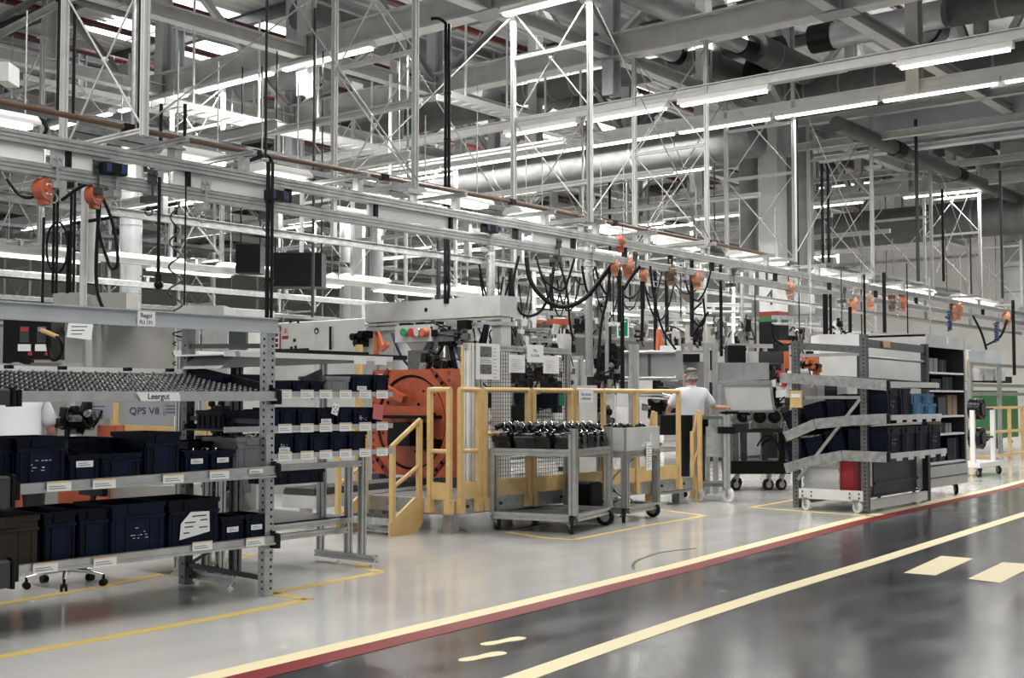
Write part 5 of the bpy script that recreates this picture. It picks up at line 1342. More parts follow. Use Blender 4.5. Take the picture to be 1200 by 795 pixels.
# tag on the rear post
p=PX(932,468,XS-.06); mb=MB(); a=PX(926,458,XS-.06); b=PX(940,478,XS-.06); mb.mm((XS-.07,b.y,b.z),(XS-.05,a.y,a.z)); mb.mi=1; mb.mm((XS-.073,b.y+.02,p.z+.02),(XS-.07,a.y-.02,p.z+.07)); solo('amber_tag',mb,['yellow','paper'],'amber plastic pouch on the rear post of the right rack','tag')
# ================================================================ GREY CABINET
YCb=6.25; a=PY(1087.5,583,YCb); b=PY(1133,570,YCb); X1_,X2_=a.x,b.x
z1=PY(1087.5,392,YCb).z; 
Yd=PX(1016,560,X1_).y
t=thing('tool_cabinet','tall grey open-fronted cabinet with white shelves beside the dark aisle','cabinet',((X1_+X2_)/2,YCb,0)); w=(X2_-X1_)/2; D=min(Yd-YCb,3.2)
zb=.17
mb=MB(); mb.mm((-w,0,zb),(-w+.03,D,z1)); mb.mi=0; part('side_panel',mb,'paint',t)
mb=MB(); mb.mm((w-.03,0,zb),(w,D,z1)); part('side_panel',mb,'paint',t)
mb=MB(); mb.mm((-w+.03,.8,zb),(w-.03,.83,z1)); part('back_panel',mb,'dkgrey',t); mb=MB(); mb.mm((-w+.03,.0,zb+.3),(-w+.035,.8,z1-.05)); part('shade_liner',mb,'dkgrey',t); mb=MB(); mb.mm((w-.035,.0,zb+.3),(w-.03,.8,z1-.05)); part('shade_liner',mb,'dkgrey',t)  # dark back and added side sheets put the inner shade into colour
zt1=PY(1090,407,YCb).z
mb=MB(); mb.mm((-w,-.01,zt1),(w,.0,z1)); mb.mm((-w,0,z1-.03),(w,D,z1)); part('top_panel',mb,'paint',t)
zb2=PY(1090,546,YCb).z
mb=MB(); mb.mm((-w,-.02,zb),(w,.0,zb+ (zb2-zb)*.93)); mb.mi=1; mb.mm((-w+.02,-.024,zb+.13),(w-.02,-.02,zb+.145)); part('bottom_drawer',mb,['paint','dkgrey'],t)
mb=MB()
for s_ in (-1,1): mb.mm((s_*(w-.02)-.03,-.015,zb),(s_*(w-.02)+.03,0,z1))
part('front_stile',mb,'paint',t)
for sx in (1,):
    mb=MB()
    for i in range(34): z=zb2+.03+i*.045; mb.mm((w-.075,-.018,z),(w-.055,-.0155,z+.022))
    part('slot_holes',mb,'black',t)
shz=[]
for py in (436.5,458,488.5,510,544):
    z=PY(1089,py,YCb).z; shz.append(z); mb=MB(); mb.mm((-w+.03,-.01,z-.02),(w-.09,.8,z+.008)); part('shelf',mb,'white',t)
for i in range(7):
    for k in (0,1):
        mb=MB(); x=-w+.15+i*.2; mb.mm((x,-.014,shz[k]-.018),(x+.12,-.010,shz[k]+.006)); part('shelf_label',mb,'paper',t)
q=PY(1109,399,YCb); mb=MB(); mb.mm((q.x-(X1_+X2_)/2-.04,-.016,q.z-.05),(q.x-(X1_+X2_)/2+.04,-.01,q.z+.05)); part('badge',mb,'paper',t)
for x,y in ((-w+.12,.12),(w-.15,.12),(-w+.12,D-.12),(w-.15,D-.12)): caster(x,y,.075,zb,t,.6,'rubber')
def cbox(px0,px1,pyt,k,m,label,name='cardboard_box',dep=.3,y=.06,cat='box'):
    a=PY(px0,500,YCb+y).x; b=PY(px1,500,YCb+y).x; z0=shz[k]+.009; z1_=PY((px0+px1)/2,pyt,YCb+y).z
    mb=MB(); mb.bbox((a,YCb+y,z0),(b,YCb+y+dep,max(z1_,z0+.05)),.004); mb.mi=1; mb.mm(((a+b)/2-.02,YCb+y-.001,z0+.01),((a+b)/2+.02,YCb+y,max(z1_,z0+.05)-.01))
    solo(name,mb,[m,'dkgrey'],label,cat)
cbox(1111,1122,463,2,'card','upright cardboard box on the middle shelf of the grey cabinet')
cbox(1100,1109,466,2,'dkgrey','dark box left of the upright cardboard box in the grey cabinet','dark_box')
cbox(1090,1096.5,492,3,'card','left one of two small cardboard boxes in the grey cabinet')
cbox(1097,1103,492,3,'card','right one of two small cardboard boxes in the grey cabinet')
cbox(1108,1115,496,3,'tote','small pale box on the lower middle shelf of the grey cabinet','small_box')
cbox(1090,1100,420,0,'tote','pale case on the top shelf of the grey cabinet','small_box')
cbox(1101,1110,422,0,'navy','dark bin on the top shelf of the grey cabinet','dark_box')
cbox(1092,1104,444,1,'black','left black bin on the second shelf of the grey cabinet','dark_box')
cbox(1105,1117,442,1,'navy','right navy bin on the second shelf of the grey cabinet','dark_box')
cbox(1091,1098,530,4,'navy','low navy bin on the bottom shelf of the grey cabinet','dark_box')
cbox(1099,1107,528,4,'navy','second navy bin on the bottom shelf of the grey cabinet','dark_box')
cbox(1110,1127,513,4,'navy','tall navy bin on the bottom shelf of the grey cabinet','dark_box')
p=PY(1132.5,430,YCb); mb=MB(); mb.mm((p.x-.03,YCb-.03,p.z-.1),(p.x+.05,YCb-.021,p.z+.1)); solo('yellow_tag',mb,'yellow','yellow tag on the right edge of the grey cabinet','tag')
# ================================================================ FAR RIGHT
YR=PZ(1160,556).y
a=PZ(1141,559); b=PZ(1180,556)
t=thing('frame_trolley','narrow white frame trolley holding black pulleys at the far right','trolley',((a.x+b.x)/2,a.y,0)); w=(b.x-a.x)/2
zt_=PD(1160,481,a.dot(FH)).z
for x in (-w,w):
    mb=MB(); mb.mm((x-.04,-.04,.18),(x+.04,.04,zt_)); part('upright',mb,'white',t)
mb=MB(); mb.mm((-w-.1,-.15,.17),(w+.1,.35,.25)); part('base',mb,'white',t)
for x,y in ((-w,-.08),(w,-.08),(w,.28),(-w,.28)): caster(x,y,.075,.17,t,.8)
def pulley(px,py,label):
    p=PD(px,py,a.dot(FH)); r=thing('pulley',label,'pulley',(p.x,a.y-.0,p.z))
    mb=MB(); mb.cyl((0,-.1,0),(0,.1,0),.20,24); mb.cyl((0,-.14,0),(0,-.1,0),.12,16); mb.ring((0,-.1,0),(0,1,0),.19,.02,24,5); part('drum',mb,'cast',r)
    mb=MB(); mb.cyl((-(p.x-(a.x+b.x)/2)-w,0,0),(-(p.x-(a.x+b.x)/2)+w,0,0),.018,8); part('axle',mb,'black',r)
pulley(1161,480,'upper black pulley on the white frame trolley'); pulley(1161,514,'lower black pulley on the white frame trolley')
# yellow barrier and aluminium frame behind it
YB2=a.y+1.2
def farguard(pxs,label,m='yellow',z1=1.25,Y=YB2):
    xs=[PY(px,500,Y).x for px in pxs]; t=thing('guard_rail',label,'railing',(xs[0],Y,0))
    for x in xs: mb=MB(); mb.mm((x-xs[0]-.05,-.03,0),(x-xs[0]+.05,.03,z1)); part('post',mb,m,t)
    for z in (z1-.03,z1*.55,.15): mb=MB(); mb.mm((0,-.025,z-.03),(xs[-1]-xs[0],.025,z+.03)); part('rail',mb,m,t)
    return t
farguard((1138,1183,1198.5,1215),'yellow barrier with square posts behind the white frame trolley')
YA3=YB2+.8
t=thing('assembly_frame','aluminium frame station with white panels at the right frame edge','workstation',(PY(1136,500,YA3).x,YA3,0)); x0=MT[t.name].translation.x
def L3(px,py,Y=YA3): p=PY(px,py,Y); return (p.x-x0,p.z)
for px in (1137,1172,1205):
    mb=MB(); mb.prof((L3(px,500)[0],0,0),(L3(px,500)[0],0,L3(px,428)[1]),.09); part('post',mb,'alu',t)
for py in (428,452,462):
    mb=MB(); z=L3(1160,py)[1]; mb.prof((0,0,z),(L3(1215,500)[0],0,z),.08); part('crossbar',mb,'alu',t)
mb=MB(); mb.mm((.1,.3,L3(1160,448)[1]),(L3(1200,448)[0],.5,L3(1160,440)[1])); part('dark_shelf',mb,'black',t)
for i,(u,v) in enumerate(((1140,1150),(1154,1164),(1167,1176),(1179,1190))):
    mb=MB(); mb.mm((L3(u,440)[0],.25,L3(u,446)[1]),(L3(v,440)[0],.45,L3(u,432)[1])); part('white_module',mb,'white',t)
mb=MB(); mb.mm((L3(1172,440)[0],.5,.4),(L3(1215,440)[0],.9,L3(1190,458)[1])); solo_=part('green_machine',mb,'mgreen',t)
mb=MB(); mb.mm((L3(1160,440)[0],.1,L3(1160,427)[1]),(L3(1178,440)[0],.5,L3(1160,411)[1])); part('top_box',mb,'bluegrey',t)
cluster('dark machine parts inside the aluminium frame station at the right edge',PY(1165,500,YA3+1.0),(2.6,.6,1.4),10,31,mats=('black','galvd'),stand=0)
# ================================================================ MID STATION
dS=18.7
def hung(px0,px1,py0,py1,d,dep,zt=7.1):
    mb=boxd(MB(),px0,px1,py0,py1,d,dep); z=max(v.z for v in mb.v)
    for px in (px0+3,px1-3): c=PD(px,py0,d)+FH*(dep/2); mb.cyl((c.x,c.y,z-.02),(c.x,c.y,zt),.012,6)
    return mb
def boxd(mb,px0,px1,py0,py1,d,dep):      # box with axis-aligned sides centred on depth d
    c=PD((px0+px1)/2,(py0+py1)/2,d); w=(px1-px0)*d/F; h=(py1-py0)*d/F
    mb.box(c+FH*(dep/2),(w,dep,h),rz=YAW-PI/2); return mb
def sld(name,px0,px1,py0,py1,d,dep,m,label,cat,**k):
    return solo(name,boxd(MB(),px0,px1,py0,py1,d,dep),m,label,cat,**k)
g=PD(836,585,dS)
t=thing('test_stand','tall aluminium stand with grey tilted panels right of the man','workstation',(g.x,g.y,0),YAW-PI/2)
def S(px,py): return ((px-836)*dS/F, CH+(HOR-py)*dS/F)
for px,pt in ((829,403),(839,403)):
    x,z=S(px,pt); mb=MB(); mb.prof((x,0,.0),(x,0,z),.075); part('post',mb,'alu',t)
x0_,z0_=S(827,405); x1_,_=S(841,405); mb=MB(); mb.prof((x0_,0,z0_),(x1_,0,z0_),.07); part('cap_bar',mb,'alu',t)
mb=MB(); a=S(833,411); b=S(835,434); mb.mm((a[0],-.03,b[1]),(b[0],-.01,a[1])); part('slot_plate',mb,'black',t)
a=S(841,425); b=S(904,445); mb=MB(); mb.mm((a[0],.1,b[1]),(b[0],.13,a[1])); mb.mm(((a[0]+b[0])/2-.01,.08,b[1]),((a[0]+b[0])/2+.01,.1,a[1])); part('upper_panel',mb,'grey',t)
a=S(843,446); b=S(905,450); mb=MB(); mb.mm((a[0],-.02,b[1]),(b[0],.1,a[1])); part('shelf',mb,'alu',t)
mb=MB(); q=[S(846,451),S(902,451),S(906,482),S(850,482)]
mb.prism([(p[0],p[1]) for p in q],(0,-.12,0),(1,0,0),(0,0,1),(0,1,0),.03); part('tilt_panel',mb,'paint',t)
mb=MB()
for u,v in ((0,1),(1,2),(2,3),(3,0)): mb.bar((q[u][0],-.12,q[u][1]),(q[v][0],-.12,q[v][1]),.035,.035)
part('panel_frame',mb,'alu',t)
a=S(843,482); b=S(862,485); mb=MB(); mb.mm((a[0],-.3,b[1]),(b[0],-.1,a[1])); part('handle',mb,'black',t)
# white wheeled trolley next to the man
g=PZ(838,588)
t=thing('push_trolley','aluminium trolley on white wheels beside the man','trolley',(g.x,g.y,0),YAW-PI/2)
dd=g.dot(FH)
def S2(px,py): return ((px-838)*dd/F, CH+(HOR-py)*dd/F)
for px,yy in ((817,0),(850,-.1),(824,.42),(856,.36)):
    x=S2(px,0)[0]; mb=MB(); mb.prof((x,yy,.2),(x,yy,S2(0,487)[1]),.09); part('post',mb,'alu',t)
    caster(x,yy,.09,.2,t,2.4,'white',w=.04)
for z in (.24,S2(0,489)[1]):
    mb=MB(); a=S2(817,0)[0]; b=S2(855,0)[0]; mb.mm((a,-.05,z-.03),(b,.4,z+.02)); part('deck',mb,'galvd',t)
mb=MB(); mb.mm((S2(850,0)[0]-.12,-.16,S2(0,508)[1]),(S2(850,0)[0]+.12,-.1,S2(0,500)[1])); part('clamp',mb,'black',t)
mb=MB(); mb.mm((S2(828,0)[0],.0,S2(0,535)[1]),(S2(848,0)[0],.1,S2(0,500)[1])); part('frame_insert',mb,'alu',t)
sld('black_crate',774,830,487,510,dd-.1+.3,.4,'black','long black crate in front of the man on the push trolley','crate')
# dark cart with engine heads
g=PZ(890,575); dd2=g.dot(FH)
t=thing('parts_trolley','black flatbed trolley with grey posts right of the push trolley','trolley',(g.x,g.y,0),YAW-PI/2)
S3=lambda px,py:((px-890)*dd2/F, CH+(HOR-py)*dd2/F)
mb=MB(); a=S3(856,552); b=S3(925,536); mb.mm((a[0],-.1,.26),(b[0],.8,.46)); part('bed',mb,'black',t)
mb=MB(); a=S3(858,507); b=S3(922,497); mb.mm((a[0],-.05,a[1]),(b[0],.7,b[1])); part('upper_tray',mb,'dkgrey',t)
for px,yy,m_ in ((862,0,'galvd'),(916,0,'cast'),(905,.6,'galvd'),(868,.6,'galvd'),(876,.3,'galvd')):
    x=S3(px,0)[0]; mb=MB(); mb.mm((x-.05,yy-.04,.4),(x+.05,yy+.04,S3(0,500)[1])); part('post',mb,m_,t)
for px,yy in ((864,0),(872,.5),(902,0),(918,.05)): caster(S3(px,0)[0],yy,.09,.27,t,.4,'rubber',w=.05)
for k,(x0,x1,zz) in enumerate(((-.25,.2,.25),(-.1,.3,.18))):
    mb=MB(); mb.tube(catenary((g.x+x0,g.y-.1,.7),(g.x+x1,g.y-.3,.5),-zz,10),.015,6); solo('black_hose',mb,'black','black hose arching over the flatbed trolley, %s'%('the larger' if k==0 else 'the smaller'),'hose')
for k,px in enumerate((887,904)):
    p=PD(px,490,dd2-.1); e=engine_part('dark engine head with round pulley on the flatbed trolley, %s'%('left' if k==0 else 'right'),(p.x,p.y,p.z-.16),YAW,1.6,'engine heads on the flatbed trolley',m='engine')
    mb=MB(); n_=-FH; c=p+n_*.16+Vector((0,0,.02)); mb.cyl(c,c+n_*.05,.13,20); part('pulley',mb,'engine',e,world=True); mb=MB(); mb.cyl(c+n_*.05,c+n_*.06,.10,20); part('pulley_face',mb,'black',e,world=True); mb=MB(); mb.cyl(c+n_*.06,c+n_*.08,.035,10); part('hub',mb,'chrome',e,world=True)
for k,(px,py) in enumerate(((868,492),(877,494),(919,500),(860,497))):
    p=PD(px,py,dd2+.1); dup(e,(p.x,p.y,p.z-.12),YAW+k,'engine head further back on the flatbed trolley, %s'%ORD[k])
# engine block assembly in front of the man
p=PD(772,478,18.5); cluster('black engine assembly with silver cover left of the man',p,(.55,.5,.75),9,12,mats=('black','engine'),name='engine_block',cat='engine',stand=0)
p=PD(772,463,18.2); mb=MB(); mb.tube([p-RT*.32,p,p+RT*.3-Vector((0,0,.05))],[.06,.075,.05],10); solo('silver_cover',mb,'chrome','silver curved cover on top of the black engine assembly','cover')
# board on aluminium stand
dB=18.6; g=PD(740,560,dB)
t=thing('notice_board','grey board on aluminium posts behind the long yellow rail','board',(g.x,g.y,0),YAW-PI/2)
S4=lambda px,py:((px-740)*dB/F, CH+(HOR-py)*dB/F)
for px in (740.5,746): x,z=S4(px,404); mb=MB(); mb.prof((x,0,.3),(x,0,z),.085); part('post',mb,'alu',t)
a=S4(730,446); b=S4(801,411); mb=MB(); mb.mm((a[0],.05,a[1]),(b[0],.08,b[1])); part('panel',mb,'grey',t)
for py in (413,443.5): 
    z=S4(0,py)[1]; mb=MB(); mb.cyl((a[0],0.02,z),(S4(791,0)[0],0.02,z),.03,10); mb.cyl((S4(791,0)[0],0.02,z),(S4(792.5,0)[0],.02,z),.045,10); part('tube',mb,'alu',t)
for px in (762,): x=S4(px,0)[0]; mb=MB(); mb.mm((x-.02,.02,a[1]),(x+.02,.05,b[1])); part('divider',mb,'dkgrey',t)
mb=MB(); a=S4(775,411); b=S4(799,405); mb.mm((a[0],.04,a[1]),(b[0],.08,b[1])); part('white_header',mb,'paper',t)
# tall panel behind man etc.
sld('grey_partition',801,828,424,560,19.6,.06,'grey','grey partition panel behind the man','panel')
sld('printer',801,820,415,424,19.4,.4,'black','black device on top of the grey partition behind the man','device')
sld('beige_cabinet',678,700,452,560,17.8,.6,'paint','pale cabinet behind the white notice on the rail','cabinet')
sld('white_block',722,736,478,545,18.6,.5,'paper','white block behind the long yellow rail','box')
sld('orange_box',696,709,478,545,18.7,.4,'orange','orange-red part behind the long yellow rail','box')
sld('black_display',697,722,405,432,18.8,.25,'black','black display hanging left of the grey board','screen')
sld('black_monitor',853,874,405,426,19.0,.3,'black','black monitor above the grey tilt panels','screen')
sld('white_controller',877,889,412,426,19.2,.3,'paint','white controller box right of the black monitor','box')
sld('dark_roll',888,918,412,426,19.5,.4,'dkgrey','dark horizontal guard right of the white controller','guard')
sld('orange_post',920,925,412,436,19.4,.3,'orange2','upright orange part left of the right rack','post')
sld('orange_bracket',912,928,399,402,21,.2,'orange2','orange arm at the foot of the banded column','bracket')
sld('white_block',961,1008,392,445,19.8,.6,'white','white machine block behind the top of the right rack','cabinet')
cluster('orange and black fittings behind the right rack posts',PD(952,424,19.3),(.5,.4,.5),7,44,mats=('orange2','black'),stand=0)
cluster('white and dark fittings left of the right rack',PD(918,455,19.0),(.35,.4,.7),7,45,mats=('white','black','red'),stand=0)
cluster('cluttered machine parts under the banded column',PD(905,470,20),(.5,.5,.9),8,46,mats=('galvd','black'),stand=0)
cluster('dark tangle of machine parts and cables left of the grey board',PD(716,430,18.9),(.9,.5,1.0),10,47,mats=('black','engine'),stand=0,tubes=9)
cluster('machine parts behind the long yellow rail, left half',PD(700,485,18.5),(.8,.5,.6),8,48,mats=('galvd','black','paint'),stand=0)
cluster('brown and black gear parts behind the mesh fence, left',PD(610,440,16.3),(.5,.4,.35),7,49,mats=('cardd','black'),stand=0)
cluster('brown and black gear parts behind the mesh fence, right',PD(635,441,16.5),(.35,.4,.35),6,50,mats=('cardd','black'),stand=0)
cluster('tangle of pneumatic parts behind the mesh fence',PD(600,505,16.6),(.8,.4,.8),9,51,mats=('galvd','black'),stand=0)
sld('green_board',655,668,460,475,17.6,.05,'green','green framed notice behind the mesh fence','sign')
# exit sign
g=PD(730,384,18); t=thing('exit_sign','green and white emergency sign hanging above the grey board','sign',tuple(g),YAW-PI/2)
k_=18/F; mb=MB(); mb.mm((-7*k_,-.01,-12*k_),(7*k_,.01,12*k_)); part('plate',mb,'paper',t)
mb=MB(); mb.mm((-1*k_,-.014,-10*k_),(5.4*k_,-.01,10*k_)); mb.mm((-5.4*k_,-.014,-10*k_),(-1*k_,-.01,2*k_)); part('green_field',mb,'green',t)
mb=MB(); mb.cyl((-3.2*k_,-.018,6.5*k_),(-3.2*k_,-.012,6.5*k_),2.6*k_,14); mb.box((-2.6*k_,-.016,-1*k_),(2.2*k_,.004,6*k_),ry=.3); mb.box((2.5*k_,-.016,7*k_),(2.5*k_,.004,1.2*k_)); part('pictogram',mb,'paper',t)
mb=MB(); mb.mm((-.01,-.005,12*k_),(.01,.005,12*k_+1.4)); part('hanger_bar',mb,'galv',t)
# orange A-bracket + robot parts in background
for i,(px,py,dd_) in enumerate(((771,388,20),)):
    mb=MB(); mb.bar(PD(771,410,dd_),PD(772,386,dd_),.06,.05); mb.bar(PD(776,410,dd_),PD(772,388,dd_),.05,.05); solo('orange_bracket',mb,'orange2','orange forked bracket above the grey board','bracket')
mb=MB(); boxd(mb,641,671,374,380,19.5,.3); boxd(mb,650,658,380,391,19.5,.25); boxd(mb,630,636,375,379,19.5,.2); solo('orange_gripper',mb,'orange','orange-brown lifting beam behind the mesh fence','bracket')
# ================================================================ LEFT BACKGROUND
def cbl(pts,r,label,m='black',name='cable',cat='cable',k=5): mb=MB(); mb.tube(smooth_path(pts,k),r,6); return solo(name,mb,m,label,cat)
wall_p=12.8
t=thing('partition_panel','large pale grey partition behind the roller shelf','panel',tuple(PZ(120,560)))
def wpart(name,px0,px1,py0,py1,d,dep,m): return part(name,boxd(MB(),px0,px1,py0,py1,d,dep),m,t,world=True)
wpart('sheet',-60,112,383,610,13.4,.05,'beige'); wpart('sheet',112,118,374,612,13.2,.06,'beige'); wpart('sheet',118,204,374,612,13.4,.05,'beige'); wpart('sheet',205,232,374,612,13.4,.05,'beige')
wpart('seam',204,205,374,612,13.37,.02,'white'); wpart('seam',116.5,117.2,374,612,13.1,.02,'grey')
for i,(a,b,u,v) in enumerate(((62,97,343,360),(112,148,343,374),(205,262,358,376))):
    sld('grey_box',a,b,u,v,13.0 if i<2 else 12.6,.4,'beige' if i<2 else 'paint','pale box standing on the partition at left, %s from the left'%ORD[i],'box')
# tool controllers
g=PD(35,426,11.6); t=thing('tool_controller','black twin screwdriver controller with displays and white labels at left','controller',tuple(g),YAW-PI/2)
k_=11.6/F
def kb(mb,px0,px1,py0,py1,y0,y1): return mb.mm(((px0-35)*k_,y0,(426-py1)*k_),((px1-35)*k_,y1,(426-py0)*k_))
part('housing',kb(MB(),3,23,375,426,-.0,.35),'black',t); part('housing',kb(MB(),24,62,375,421,-.06,.3),'black',t)
for a in (25,45):
    part('display',kb(MB(),a+1,a+12,383,402,-.068,-.06),'dkgrey',t); part('label_plate',kb(MB(),a-1,a+14,404,412,-.07,-.06),'paper',t); part('lamp',kb(MB(),a+11,a+16,413,417,-.072,-.06),'red',t)
    mb=MB(); kb(mb,a+2,a+11,384,389,-.072,-.068); part('screen_text',mb,'red' if a==25 else 'grey',t)
part('connector',MB().tube([(18*k_,-.1,38*k_),(30*k_,-.15,34*k_),(38*k_,-.12,30*k_)],.022,8),'yellow',t)
part('connector_cable',MB().tube(smooth_path([(34*k_,-.13,32*k_),(42*k_,-.14,26*k_),(43*k_,-.12,14*k_),(36*k_,-.1,4*k_),(28*k_,-.08,6*k_),(24*k_,-.08,22*k_)]),.016,7),'black',t)
mb=MB(); mb.bar(PD(0,429,11.9),PD(100,429,11.9),.05,.06); mb.bar(PD(102,376,11.9),PD(102,430,11.9),.07,.07,up=(1,0,0)); mb.bar(PD(60,386,11.9),PD(100,386,11.9),.05,.05); mb.bar(PD(84,430,11.9),PD(84,600,11.9),.06,.06,up=(1,0,0)); solo('tube_stand',mb,'paint','pale tube frame carrying the black controllers','frame')
M['film']=mat('grey_film',(.30,.31,.34),.3)
def paper(px0,px1,py0,py1,d,label,rot=0,txt=None,ts=.05,pm='paper'):
    k=d/F; g=PD((px0+px1)/2,py1,d); t=thing('paper_sign',label,'sign',tuple(g),YAW-PI/2); w=(px1-px0)*k/2; h=(py1-py0)*k
    mb=MB(); mb.box((0,0,h/2),(2*w,.004,h),ry=rot)
    if txt:
        part('sheet',mb,pm,t)
        c=g-FH*.006+Vector((0,0,h*.6)); put_text(txt,ts,tuple(c),tuple(-FH),'ink',t)
    else:
        mb.mi=1
        for i in range(3): mb.mm((-w*.7,-.0045,h*(.25+.22*i)),(w*(.2+.2*i),-.003,h*(.29+.22*i)))
        part('sheet',mb,[pm,'ink'],t)
paper(79,108,377,397,10.8,'white sheet hanging below the top beam of the left rack',.12)
paper(88,132,471,490,10.9,'grey see-through sheet under the roller shelf, left of the lettered one',pm='film')
paper(148,190,472,497,10.9,'white sheet with large dark lettering under the roller shelf',0,'QPS V8',.085,pm='film')
paper(191,215,471,488,10.95,'white sheet under the roller shelf, right of the lettered one',pm='film')
# yellow machine guard behind
gy=12.4
t=thing('guard_rail','yellow rail frame behind the left rack','railing',tuple(PD(134,600,gy)))
def ybeam(name,a,b,w=.06): mb=MB(); mb.bar(PD(*a,gy),PD(*b,gy),w,w,up=(1,0,0) if abs(a[0]-b[0])<3 else None); return part(name,mb,'yellow',t,world=True)
ybeam('post',(134,472),(134,600)); ybeam('post',(181,500),(181,600)); ybeam('rail',(134,501),(243,506)); ybeam('rail',(190,570),(245,572),.12); ybeam('post',(245,470),(245,600),.04)
cluster('black gearbox with silver flange behind the left bins',PD(92,492,10.8),(.45,.4,.32),9,60,mats=('black','engine','cast'),stand=0,name='gearbox')
sld('orange_box',114,136,499,512,10.9,.25,'orange','small orange-red box right of the gearbox','box')
sld('orange_machine',68,112,572,592,11.2,.4,'orange','orange-red machine base seen between the left rack levels','machine')
sld('orange_machine',-10,22,576,600,11.0,.4,'orange','orange-red part at the left frame edge between the rack levels','machine')
sld('beige_table',112,222,570,594,11.6,.5,'beige','pale machine table seen between the left rack levels','table')
cluster('small tools between the rack post and the white cabinet',PD(262,490,10.9),(.35,.3,.5),9,61,mats=('navy','galvd','black'),stand=0)
cluster('machine fittings seen under the left rack levels',PD(262,590,11.3),(.6,.4,.5),8,62,mats=('galvd','black'),stand=0)
sld('striped_panel',268,300,560,610,11.6,.1,'beige','pale panel behind the lower right end of the left rack','panel')
sld('dark_window',268,288,387,410,10.9,.1,'dkgrey','dark window panel of the white cabinet at left','panel')
# coiled hose
mb=MB(); pts=[]
for i in range(120):
    f_=i/119; py=372+f_*60; a=f_*2*PI*5.2; p=PD(212+math.sin(a)*9,py,10.5); pts.append(p+FH*math.cos(a)*.06)
mb.tube(pts,.007,5); solo('coiled_hose',mb,'black','thin black coiled hose in front of the left partition','hose')
mb=MB(); pts=[]
for i in range(90):
    f_=i/89; py=235+f_*130; a=f_*2*PI*4.5; p=PD(205+math.sin(a)*(4+5*f_),py,11.2); pts.append(p+FH*math.cos(a)*.05)
mb.tube(pts,.009,5); solo('coiled_hose',mb,'dkgrey','long loose spiral hose hanging from the hoist rail at left','hose')
# ================================================================ HOIST RAIL EQUIPMENT
YH=9.62
def balancer(px,py,label,m='salmon',s=1.0,Y=YH,zrail=3.27,cable=None):
    p=PY(px,py,Y); t=thing('tool_balancer',label,'balancer',(p.x,p.y,p.z),.4)
    mb=MB(); mb.cyl((0,-.05*s,0),(0,.05*s,0),.10*s,18); mb.cyl((0,-.065*s,0),(0,.065*s,0),.045*s,12); mb.mm((-.03*s,-.04*s,-.14*s),(.05*s,.04*s,-.05*s)); part('housing',mb,m,t)
    mb=MB(); mb.ring((0,0,.13*s),(0,1,0),.035*s,.008,12,5); 
    if zrail-p.z>.2*s: mb.tube([(0,0,.16*s),(.01,0,zrail-p.z)],.008,5)
    part('hook',mb,'chrome',t)
    mb=MB(); mb.mm((-.03*s,-.06*s,-.05*s),(.04*s,-.052*s,.05*s)); part('sticker',mb,'paper',t)
    if cable: 
        q=PY(px,cable,Y); mb=MB(); mb.cyl((.02*s,0,-.14*s),(.02*s,0,q.z-p.z),.007,5); part('wire',mb,'black',t)
    return t
balancer(51,222,'orange tool balancer with white sticker at the far left of the hoist rail','orange',.95)
balancer(110,229,'orange tool balancer over the paired black cables at left','orange',.85)
t=balancer(727,284,'tall red-brown balancer above the hoist rail','orange',1.0,zrail=3.2); 
balancer(737,312,'pale salmon balancer, left of the small pink one','salmon',1.25,cable=None)
balancer(721,312,'small tan balancer half hidden by the thick cable','salmon',1.0)
balancer(755,322,'small pink balancer right of the pale salmon one','salmon',.9)
balancer(786,320,'ochre balancer between the pink one and the large one','brown',1.3)
balancer(817,326,'large salmon balancer left of the banded column','salmon',1.25,cable=None)
balancer(926,338,'salmon balancer right of the banded column','salmon',1.25)
balancer(1000,355,'salmon balancer over the right rack','salmon',1.3)
balancer(1020,353,'orange balancer over the right rack top bar','salmon',1.2)
balancer(1045,354,'brown balancer left of the two over the grey cabinet','brown',1.4)
balancer(1057,354,'small dark orange balancer next to the brown one','orange2',1.4)
balancer(1116,366,'orange balancer over the grey cabinet, left','salmon',1.5)
balancer(1122,363,'pale salmon balancer over the grey cabinet, right','salmon',1.7)
balancer(1179,372,'orange balancer near the right frame edge','salmon',1.6)
# trolleys on the rail
for i,px in enumerate((60,108,130,172,235,310,570,650,690,740,800,855,925,985,1050,1110,1165)):
    p=PY(px,300,YH); mb=MB(); x=p.x; mb.mm((x-.05,YH-.075,3.42),(x+.05,YH-.06,3.54)); mb.mm((x-.04,YH-.09,3.24),(x+.04,YH+.06,3.30)); mb.cyl((x-.025,YH-.09,3.5),(x-.025,YH-.06,3.5),.02,8); mb.cyl((x+.03,YH-.09,3.5),(x+.03,YH-.06,3.5),.02,8); mb.mm((x-.01,YH-.08,3.25),(x+.01,YH-.07,3.45)); mb.ring((x,YH-.02,3.16),(0,1,0),.04,.008,10,5)
    solo('rail_trolley',mb,['dkgrey' if i%2 else 'galv'],'small roller trolley on the hoist rail, %s from the left'%ORD[i],'trolley')
for i,(px,py) in enumerate(((133,198),(324,229),(574,268),)):
    p=PY(px,py,YH-.12); mb=MB(); mb.bbox((p.x-.12,YH-.17,p.z-.05),(p.x+.12,YH-.06,p.z+.05),.01); mb.mi=1
    for k in (-.1,.05): mb.mm((p.x+k,YH-.173,p.z-.04),(p.x+k+.05,YH-.17,p.z+.04))
    solo('drive_unit',mb,['black','blue'],'black and blue drive unit on the hoist rail, %s from the left'%ORD[i],'device')
